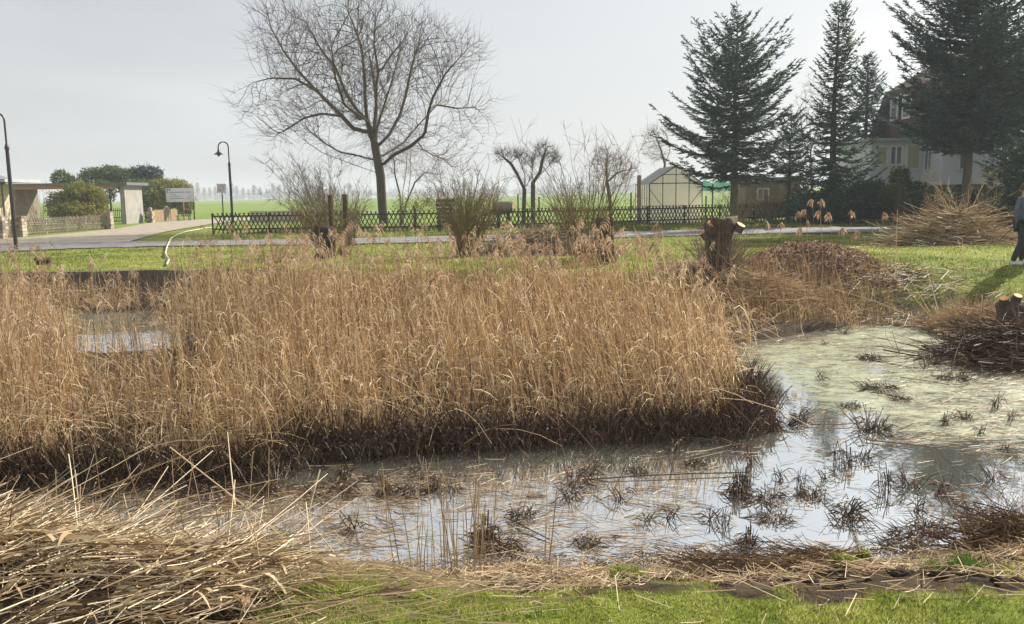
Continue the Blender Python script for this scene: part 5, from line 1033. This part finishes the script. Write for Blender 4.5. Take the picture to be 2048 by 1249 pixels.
# ---------------------------------------------------------------- stubble clumps in the water
def clump_mesh(seed, n, h, spread, flat):
    r = np.random.default_rng(seed); o = thing('stubble_clump', (0, 0, WL), 'small brown clump of cut reed stubble poking out of the shallow water', 'reed stubble', 'cut reed stubble clumps in the water'); b = MB(); t = np.linspace(0, 1, 4)
    a = r.uniform(0, 6.28, n); q = r.random(n)**.6*spread; H = h*r.uniform(.3, 1, n); le = r.normal(size=(n, 2))*.35*flat; ax = r.normal(size=2)*.3*flat
    P = np.stack([(np.cos(a)*q)[:, None]+((le[:, 0]+ax[0])*H)[:, None]*t, (np.sin(a)*q)[:, None]+((le[:, 1]+ax[1])*H)[:, None]*t, WL-.03+H[:, None]*t], -1)
    b.tubes(P, r.uniform(.0035, .006, (n, 1))*(1-.2*t)[None], 4, r.random(n)*.8)
    m_ = n*2; a = r.uniform(0, 6.28, m_); L = r.uniform(.06, .20, m_); D = np.stack([np.cos(a), np.sin(a), r.uniform(.1, 1.2, m_)], 1); q = r.random(m_)*spread; o_ = np.stack([np.cos(a)*q, np.sin(a)*q, np.full(m_, WL)+r.random(m_)*h*.5], 1)
    LP = o_[:, None]+D[:, None]*(L[:, None]*t)[..., None]-np.array([0, 0, 1.0])*(L[:, None]*1.3*t**2)[..., None]; LP[..., 2] = np.maximum(LP[..., 2], WL+.004); b.ribbons(LP, r.uniform(.006, .016, m_)[:, None]*np.array([.8, 1, .8, .3])[None], r.normal(size=(m_, 3)), r.random(m_))
    b.build('stalks', m_stub, o); return o
cl = [clump_mesh(1, 26, .30, .08, .5), clump_mesh(2, 16, .24, .10, 1.2), clump_mesh(3, 34, .16, .16, 1.6), clump_mesh(4, 10, .34, .05, .4), clump_mesh(5, 45, .13, .22, 1.8), clump_mesh(6, 7, .22, .05, 1.0), clump_mesh(7, 20, .30, .12, 2.0)]
spots = [(1472, 990, 0), (1490, 965, 0), (1674, 925, 3), (1696, 935, 3), (1762, 862, 1), (1740, 868, 6), (1730, 920, 1), (1600, 850, 1), (1575, 850, 6), (1545, 860, 0), (1600, 830, 6), (1475, 895, 2), (1530, 1000, 4), (1545, 1040, 4), (1625, 995, 2), (1695, 1040, 1), (1700, 1020, 6), (1770, 985, 3), (1815, 975, 1), (1835, 1025, 5),
         (1830, 1075, 4), (1860, 1060, 2), (1800, 1095, 4), (1940, 1030, 1), (1975, 1055, 6), (1420, 1040, 5), (1450, 1050, 3), (1495, 1090, 0), (1290, 1045, 5), (1335, 1040, 5), (1225, 930, 5), (1390, 930, 2), (1275, 945, 2), (1180, 950, 1), (1150, 975, 6), (1140, 1000, 1), (1055, 1035, 1), (1030, 1040, 5), (980, 1090, 2), (1000, 1100, 4), (970, 1075, 0),
         (905, 985, 1), (870, 980, 0), (850, 960, 6), (820, 985, 4), (770, 990, 0), (745, 960, 2), (690, 960, 0), (680, 985, 4), (625, 1000, 5), (560, 985, 6), (530, 990, 1), (480, 985, 2), (420, 990, 4), (380, 985, 4), (240, 975, 4), (200, 985, 6), (120, 980, 6), (60, 985, 4), (1930, 840, 1), (1960, 870, 5), (1990, 820, 3), (1890, 850, 3), (1700, 815, 2), (1645, 760, 5),
         (1870, 730, 5), (1740, 720, 2), (1690, 668, 1), (1650, 690, 5), (2020, 845, 3), (2010, 905, 1), (1180, 1090, 2), (1500, 935, 3), (1560, 960, 5), (1650, 960, 5), (1600, 975, 3), (710, 1060, 5), (1240, 1000, 5), (1350, 900, 5), (1800, 800, 2), (1760, 780, 4), (1910, 760, 4), (1985, 960, 5), (1880, 990, 5)]
for i, (px, py, k) in enumerate(spots):
    g = G(px, py, WL)
    cc = copy_thing(cl[k], g, rng.uniform(0, 6.28), rng.uniform(.55, 1.0))
for c_ in cl:
    for ch in list(c_.children): bpy.data.objects.remove(ch)
    bpy.data.objects.remove(c_)
# floating litter
def litter(name, label, n, polys, m, L=(.04, .35), wdt=(.003, .009), z=WL+.006, bias=.5, seed=5):
    r = np.random.default_rng(seed); b = MB()
    for poly, fr in polys:
        k = int(n*fr); q = in_poly_samples(poly, k, seed+int(fr*100)); kp = fbm(q[:, 0], q[:, 1], .6, 3, 8) > .42-.2*r.random(k); q = q[kp]; q = q[sdpoly(q[:, 0], q[:, 1], POND) < .1]; k = len(q)
        az = r.normal(size=k)*bias; l = r.uniform(*L, k)*r.random(k)**.5; t = np.linspace(-.5, .5, 4); D = np.stack([np.cos(az), np.sin(az), r.normal(size=k)*.05], 1)
        P = np.stack([q[:, 0], q[:, 1], z+r.random(k)*.02], 1)[:, None]+D[:, None]*(l[:, None]*t)[..., None]+r.normal(size=(k, 1, 3))*np.array([.1, .1, .0])*(l[:, None]*t**2)[..., None]; P[..., 2] = np.maximum(P[..., 2], z-.003)
        w = r.uniform(*wdt, k); b.ribbons(P[::2], w[::2, None]*np.array([.6, 1, 1, .5])[None], np.array([[0, 0, 1.0]]).repeat(len(P[::2]), 0)+r.normal(size=(len(P[::2]), 3))*.25, r.random(len(P[::2]))); b.tubes(P[1::2], w[1::2, None]*.45, 3, r.random(len(P[1::2])))
    o = b.build(name, m); tag(o, label, 'plant litter', kind='stuff')
RW = _g([(1750, 760), (1950, 720), (2300, 740), (2400, 930), (1900, 910), (1780, 870)])
ALLW = _g([(300, 1010), (600, 945), (1000, 915), (1500, 900), (1600, 840), (1540, 780), (1480, 700), (1700, 650), (1900, 660), (2300, 740), (2300, 1140), (1500, 1140), (700, 1150)])
EDGE = _g([(-100, 1000), (560, 945), (560, 1000), (300, 1060), (-100, 1060)])
NEARB = _g([(600, 1130), (1300, 1110), (1500, 1080), (1700, 1110), (2000, 1110), (2100, 1180), (600, 1190)])
litter('floating_litter', 'brown reed litter floating on the pond', 6500, [(ALLW, .30), (FILM2, .26), (RW, .30), (FILM, .14)], m_raked, seed=5)
litter('floating_straw', 'pale straw bits floating on the pond', 3600, [(ALLW, .2), (FILM2, .3), (RW, .25), (EDGE, .25)], m_pale, seed=15, wdt=(.003, .007))
litter('edge_litter', 'matted brown litter along the near water edge', 2400, [(NEARB, .6), (EDGE, .4)], m_stub, seed=25, bias=1.0, L=(.05, .3), z=WL+.02)
# long floating stalks
b = MB()
for (a, c) in [((1165, 960), (1500, 945)), ((1730, 880), (1860, 895)), ((1620, 850), (1730, 845)), ((1900, 885), (2020, 880)), ((1440, 1095), (1560, 1085)), ((1100, 1080), (1010, 1035)), ((1740, 785), (1820, 800)), ((1800, 755), (1900, 770)), ((560, 940), (660, 935)), ((900, 885), (1100, 900)), ((1090, 870), (1180, 865)), ((1370, 915), (1500, 885)), ((1740, 1100), (1900, 1090))]:
    p = G(*a, WL+.015); q = G(*c, WL+.02); b.tubes(bezpath([p, (p+q)/2+[0, rng.normal()*.04, .01], q], 6), .006, 4, rng.random())
tag(b.build('floating_stalks', m_stub), 'long single reed stalks lying on the water', 'plant litter', kind='stuff')
# ---------------------------------------------------------------- foreground: cut straw heap, grass, mud
def heap_h(x, y): return .15*np.exp(-((x+3.1)/1.5)**2-((y-4.7)/1.0)**2)+.10*np.exp(-((x+2.0)/1.0)**2-((y-4.3)/.55)**2)+.07*np.exp(-((x+1.1)/.9)**2-((y-4.9)/.6)**2)
def straw():
    r = np.random.default_rng(44); n = 9500; x = r.normal(size=n)*1.25-2.7; y = r.normal(size=n)*.85+5.0; k = (x/y < -.235-.13*r.random(n)) & (y > 3.3) & (y < 5.6+.5*r.random(n)) & ~((x/y < -.44) & (y < 4.35) & (r.random(n) < .75)); x, y = x[k], y[k]; n = len(x)
    az = r.normal(size=n)*.5+np.where(r.random(n) < .25, 1.1, .12); L = r.uniform(.08, 1.35, n)*r.random(n)**.6; t = np.linspace(-.5, .5, 7)
    D = np.stack([np.cos(az), np.sin(az), r.normal(size=n)*.055], 1); base = ground_z(x, y)[0]; z = np.maximum(base, WL)+heap_h(x, y)*r.random(n)**.5+.02
    P = np.stack([x, y, z], 1)[:, None]+D[:, None]*(L[:, None]*t)[..., None]+(r.normal(size=(n, 1, 3))*.12)*(L[:, None]*t**2)[..., None]
    kk_ = (r.random(n) < .4)[:, None]*np.maximum(t[None]-r.uniform(-.3, .3, (n, 1)), 0); ka = r.uniform(-1.6, 1.6, n); P = P+(np.stack([-np.sin(az)*ka, np.cos(az)*ka, r.normal(size=n)*.35], 1)*L[:, None])[:, None]*kk_[..., None]
    gg = np.maximum(ground_z(P[..., 0], P[..., 1])[0], WL)+.35*heap_h(P[..., 0], P[..., 1]); P[..., 2] = np.maximum(P[..., 2], gg+.006+r.random((n, 1))*.03)
    b = MB(); b.tubes(P, r.uniform(.0014, .0050, (n, 1))*(1-.3*(t+.5))[None], 4, np.clip(r.normal(.55, .32, n), 0, 1))
    i = r.integers(0, n, 5200); l = r.uniform(.08, .45, 5200); tt = np.linspace(0, 1, 5); az = r.uniform(0, 6.28, 5200); D = np.stack([np.cos(az), np.sin(az)*.6, r.uniform(-.1, .5, 5200)], 1)
    Q = P[i, 3][:, None]+D[:, None]*(l[:, None]*tt)[..., None]-np.array([0, 0, 1.0])*(l[:, None]*.6*tt**2)[..., None]; Q[..., 2] = np.maximum(Q[..., 2], np.maximum(ground_z(Q[..., 0], Q[..., 1])[0], WL)+.01)
    b.ribbons(Q, r.uniform(.006, .024, 5200)[:, None]*np.array([.6, 1, 1, .7, .1])[None], None, np.clip(r.normal(.45, .25, 5200), 0, 1))
    o = b.build('cut_reed_heap', m_pale); tag(o, 'heap of pale cut reed stalks and leaves on the near left bank', 'cut reeds', kind='stuff')
    # scattered stalks across grass centre
    b = MB(); n = 120; x = r.uniform(-1.9, -.1, n); y = r.uniform(3.5, 4.9, n); az = r.normal(size=n)*.25+.08; L = r.uniform(.2, 1.1, n); D = np.stack([np.cos(az), np.sin(az), r.normal(size=n)*.02], 1); P = np.stack([x, y, np.zeros(n)], 1)[:, None]+D[:, None]*(L[:, None]*t)[..., None]+(r.normal(size=(n, 1, 3))*.1)*(L[:, None]*t**2)[..., None]
    P[..., 2] = ground_z(P[..., 0], P[..., 1])[0]+.03+r.random((n, 1))*.04; b.tubes(P, .0022, 4, r.random(n)*.4+.5)
    for (a, c, Y, Y2) in [((430, 1012), (612, 1005), 5.2, 4.9), ((612, 1005), (632, 1240), 4.9, 4.3), ((0, 1078), (560, 958), 5.6, 6.4), ((230, 1060), (612, 1005), 5.0, 4.9), ((150, 950), (118, 1010), 6, 6), ((470, 1010), (455, 865), 5, 5.6), ((440, 1249), (470, 960), 4.2, 5.0), ((160, 1100), (150, 940), 5.2, 5.4), ((640, 940), (600, 1110), 5.4, 5), ((545, 1249), (490, 1030), 4.1, 4.8), ((340, 895), (620, 1120), 5.8, 4.7), ((100, 1190), (420, 1150), 4.4, 4.5), ((590, 1010), (720, 1170), 4.9, 4.5)]:
        p = A(*a, Y); q = A(*c, Y2); b.tubes(bezpath([p, (p+q)/2+r.normal(size=3)*.015, q], 7), np.linspace(.0045, .003, 7), 5, r.random()*.3+.6)
    for k_ in range(60):
        px = r.choice([r.uniform(820, 980), r.uniform(40, 520), r.uniform(760, 1190)]); Y = r.uniform(4.9, 5.7); p0 = np.array([(px-1024)/FPX*Y, Y, 0]); p0[2] = max(gz(p0[0], Y), WL); h = r.uniform(.3, .85); q = p0+[r.normal()*.09*h, r.normal()*.1, h]
        b.tubes(bezpath([p0, (p0+q)/2+r.normal(size=3)*.012, q], 5), np.linspace(.0038, .0022, 5), 4, r.random()*.5+.3)
    o = b.build('loose_stalks', m_pale); tag(o, 'single pale reed stalks standing and lying at the near bank', 'cut reeds', kind='stuff')
straw()
def grass(name, label, n, reg, hr, wr, seed, maskf=None, cr=(.35, .25)):
    r = np.random.default_rng(seed); x = r.uniform(reg[0], reg[1], n); y = r.uniform(reg[2], reg[3], n); pc = pxcol(x, y); k = (pc > -60) & (pc < 2110); x, y = x[k], y[k]
    z, sd, ne, ri = ground_z(x, y); k = sd > .03
    if maskf is not None: k &= maskf(x, y, sd, r)
    x, y, z = x[k], y[k], z[k]; n = len(x); h = r.uniform(*hr, n)*(.5+fbm(x, y, .5, 2, 60)); az = r.uniform(0, 6.28, n); t = np.linspace(0, 1, 3); l = r.uniform(.2, .8, n)*h
    P = np.stack([x[:, None]+(np.cos(az)*l)[:, None]*t**1.6, y[:, None]+(np.sin(az)*l)[:, None]*t**1.6, z[:, None]-.005+h[:, None]*t], -1)
    b = MB(); b.ribbons(P, r.uniform(*wr, n)[:, None]*np.array([1, .8, .1])[None], None, np.clip(r.normal(cr[0], cr[1], n)+(fbm(x, y, 1.5, 3, 61)-.5)*1.0+(fbm(x, y, .22, 2, 62)-.5)*.7, 0, 1)); o = b.build(name, m_grass); tag(o, label, 'grass', kind='stuff'); return o
lanem = lambda x, y, sd, r: r.random(len(x)) < sst((sd-.1)/.5)
grass('near_grass', 'bright green turf along the near bank', 170000, (-2.6, 3.2, 2.9, 5.3), (.010, .038), (.0025, .005), 70, lambda x, y, sd, r: (r.random(len(x)) > mud_attr(x, y)*1.9+.3*(fbm(x, y, .25, 3, 19)-.5)*3) & (x > -2.4+.8*r.random(len(x))), (.44, .24))
lo_y = lambda x: np.interp(x, lo[:, 0], lo[:, 1])
grass('lawn_grass', 'short mown grass between pond and lane', 190000, (-19, 17, 17.5, 37.5), (.02, .06), (.012, .026), 71, lambda x, y, sd, r: (y < lo_y(x)-.05) & (r.random(len(x)) > mud_attr(x, y)) & (r.random(len(x)) < .2+1.6*(fbm(x, y, 1.3, 4, 23)-.25)), (.38, .26))
hi_y = lambda x: np.interp(x, hi[:, 0], hi[:, 1])
grass('verge_grass', 'grass verge between lane and lattice fence', 90000, (-14, 24, 34, 55), (.04, .12), (.02, .045), 72, lambda x, y, sd, r: (y > hi_y(x)+.1) & (y > np.interp(x, [-22, -18, -14.5], [70, 52, 36])), (.28, .2))
grass('bank_grass', 'rough grass and brown straw on the right rear bank', 18000, (4.2, 13, 12.5, 21), (.03, .15), (.006, .014), 73, lambda x, y, sd, r: (r.random(len(x)) < 2*(fbm(x, y, .9, 3, 24)-.3)) & (sd < 4.5), (.55, .35))
# tufts and mud clods at near bank
for (px, py, Y, rx, h, mm, lab, n) in [(1895, 1195, 4.45, .17, .11, m_weed, 'bright green leafy weed clump on the near bank at right', 5200), (1285, 1190, 4.5, .17, .09, m_grass, 'dark green moss and grass hummock at the near water edge', 2200), (1700, 1190, 4.6, .10, .06, m_grass, 'small yellow green grass hummock right of centre on the near bank', 1200), (2040, 1180, 4.5, .14, .09, m_grass, 'green grass tuft at the lower right edge', 1500)]:
    p = A(px, py, Y); z = gz(p[0], Y); r_ = thing('grass_tuft', (p[0], Y, z), lab, 'plant'); b = MB(); d = unit(rng.normal(size=(n, 3))); d[:, 2] = abs(d[:, 2]); lob = rng.normal(size=(7, 3))*np.array([rx*.55, rx*.35, 0]); P = np.array([p[0], Y, z])+lob[rng.integers(0, 7, n)]+d*rng.random((n, 1))**.4*np.array([rx*.5, rx*.4, 1.0*h])*rng.uniform(.5, 1, (7, 1))[rng.integers(0, 7, n)]; 
    b.leaves(P, rng.uniform(.006, .016, n), np.clip(rng.normal(.4, .25, n), 0, 1)); az = rng.uniform(0, 6.28, n//2); t = np.linspace(0, 1, 3); L = rng.uniform(.4, 1, n//2)*h*1.1; b.ribbons(P[:n//2, None]*[1, 1, 0]+np.array([0, 0, z])+np.stack([np.cos(az)*.35, np.sin(az)*.35, np.ones(n//2)], 1)[:, None]*(L[:, None]*t)[..., None], .005*(1-.8*t)[None], None, rng.random(n//2)*.7)
    b.build('leaves', mm, r_)
def clods():
    b = MB(); r = np.random.default_rng(8)
    for k in range(520):
        x = r.uniform(-.6, 3.4); y = r.uniform(4.05, 5.1); 
        if mud_attr(np.array([x]), np.array([y]))[0] < .30 or fbm(np.array([x]), np.array([y]), .35, 3, 66)[0] < .50: continue
        s = r.uniform(.006, .032)*r.choice([1, 1, 1.5]); z = gz(x, y); S = 8; a = np.arange(S)*2*math.pi/S; v = []
        for t in range(5):
            ph = t/4*math.pi; f = 1+r.normal(size=S)*.18; v.append(np.stack([x+np.cos(a)*s*math.sin(ph)*f*1.3, y+np.sin(a)*s*math.sin(ph)*f, np.full(S, z+s*.05-math.cos(ph)*s*.55)+r.normal(size=S)*s*.1], 1))
        i = np.arange(4)[:, None]*S; j = np.arange(S)[None]; j2 = (j+1) % S; b.add(np.concatenate(v), np.stack([i+j, i+j2, i+S+j2, i+S+j], -1).reshape(-1, 4), r.random())
    tag(b.build('mud_clods', m_mudclod, smooth=True), 'dark broken mud clods along the near bank', 'mud', kind='stuff')
clods()
def bank_straw():
    r = np.random.default_rng(91); b = MB(); n = 4600; x = r.uniform(-1.2, 3.6, n); y = r.normal(size=n)*.48+4.95; z = np.maximum(ground_z(x, y)[0], WL)+.01; az = r.normal(size=n)*.8; L = r.uniform(.03, .28, n); t = np.linspace(-.5, .5, 4); D = np.stack([np.cos(az), np.sin(az), r.normal(size=n)*.25], 1)
    P = np.stack([x, y, z+r.random(n)*.04], 1)[:, None]+D[:, None]*(L[:, None]*t)[..., None]; P[..., 2] = np.maximum(P[..., 2], np.maximum(ground_z(P[..., 0], P[..., 1])[0], WL)+.004)
    b.tubes(P, r.uniform(.0012, .003, (n, 1)), 3, r.random(n)); tag(b.build('bank_litter', m_reed), 'fine straw litter and roots on the near bank', 'plant litter', kind='stuff')
    b = MB(); n = 560; px = r.uniform(1380, 1720, n); y = r.uniform(4.6, 5.6, n); x = (px-1024)/FPX*y; az = r.normal(size=n)*.5-.3; L = r.uniform(.08, .5, n); D = np.stack([np.cos(az), np.sin(az), r.normal(size=n)*.2], 1); z = np.maximum(ground_z(x, y)[0], WL)
    P = np.stack([x, y, z+.02+r.random(n)*.07], 1)[:, None]+D[:, None]*(L[:, None]*t)[..., None]; P[..., 2] = np.maximum(P[..., 2], np.maximum(ground_z(P[..., 0], P[..., 1])[0], WL)+.006); b.tubes(P, r.uniform(.0016, .0034, (n, 1)), 4, r.random(n)); tag(b.build('raked_reeds', m_raked), 'raked brown reed debris at the near shore right of centre', 'plant litter', kind='stuff')
bank_straw()
# ---------------------------------------------------------------- haze
hz = MB(); hz.box((-1200, -120, -3.0), (1400, 2100, 32)); hzo = hz.build('haze', bpy.data.materials.new('haze')); tag(hzo, kind='stuff', label='thin pale winter haze', cat='haze')
hm = hzo.data.materials[0]; hm.use_nodes = True; hn = hm.node_tree; hn.nodes.clear(); ho = hn.nodes.new('ShaderNodeOutputMaterial'); pv = hn.nodes.new('ShaderNodeVolumePrincipled'); pv.inputs['Density'].default_value = .0009; pv.inputs['Color'].default_value = (.86, .93, 1, 1); pv.inputs['Anisotropy'].default_value = 0
hn.links.new(pv.outputs[0], ho.inputs['Volume'])
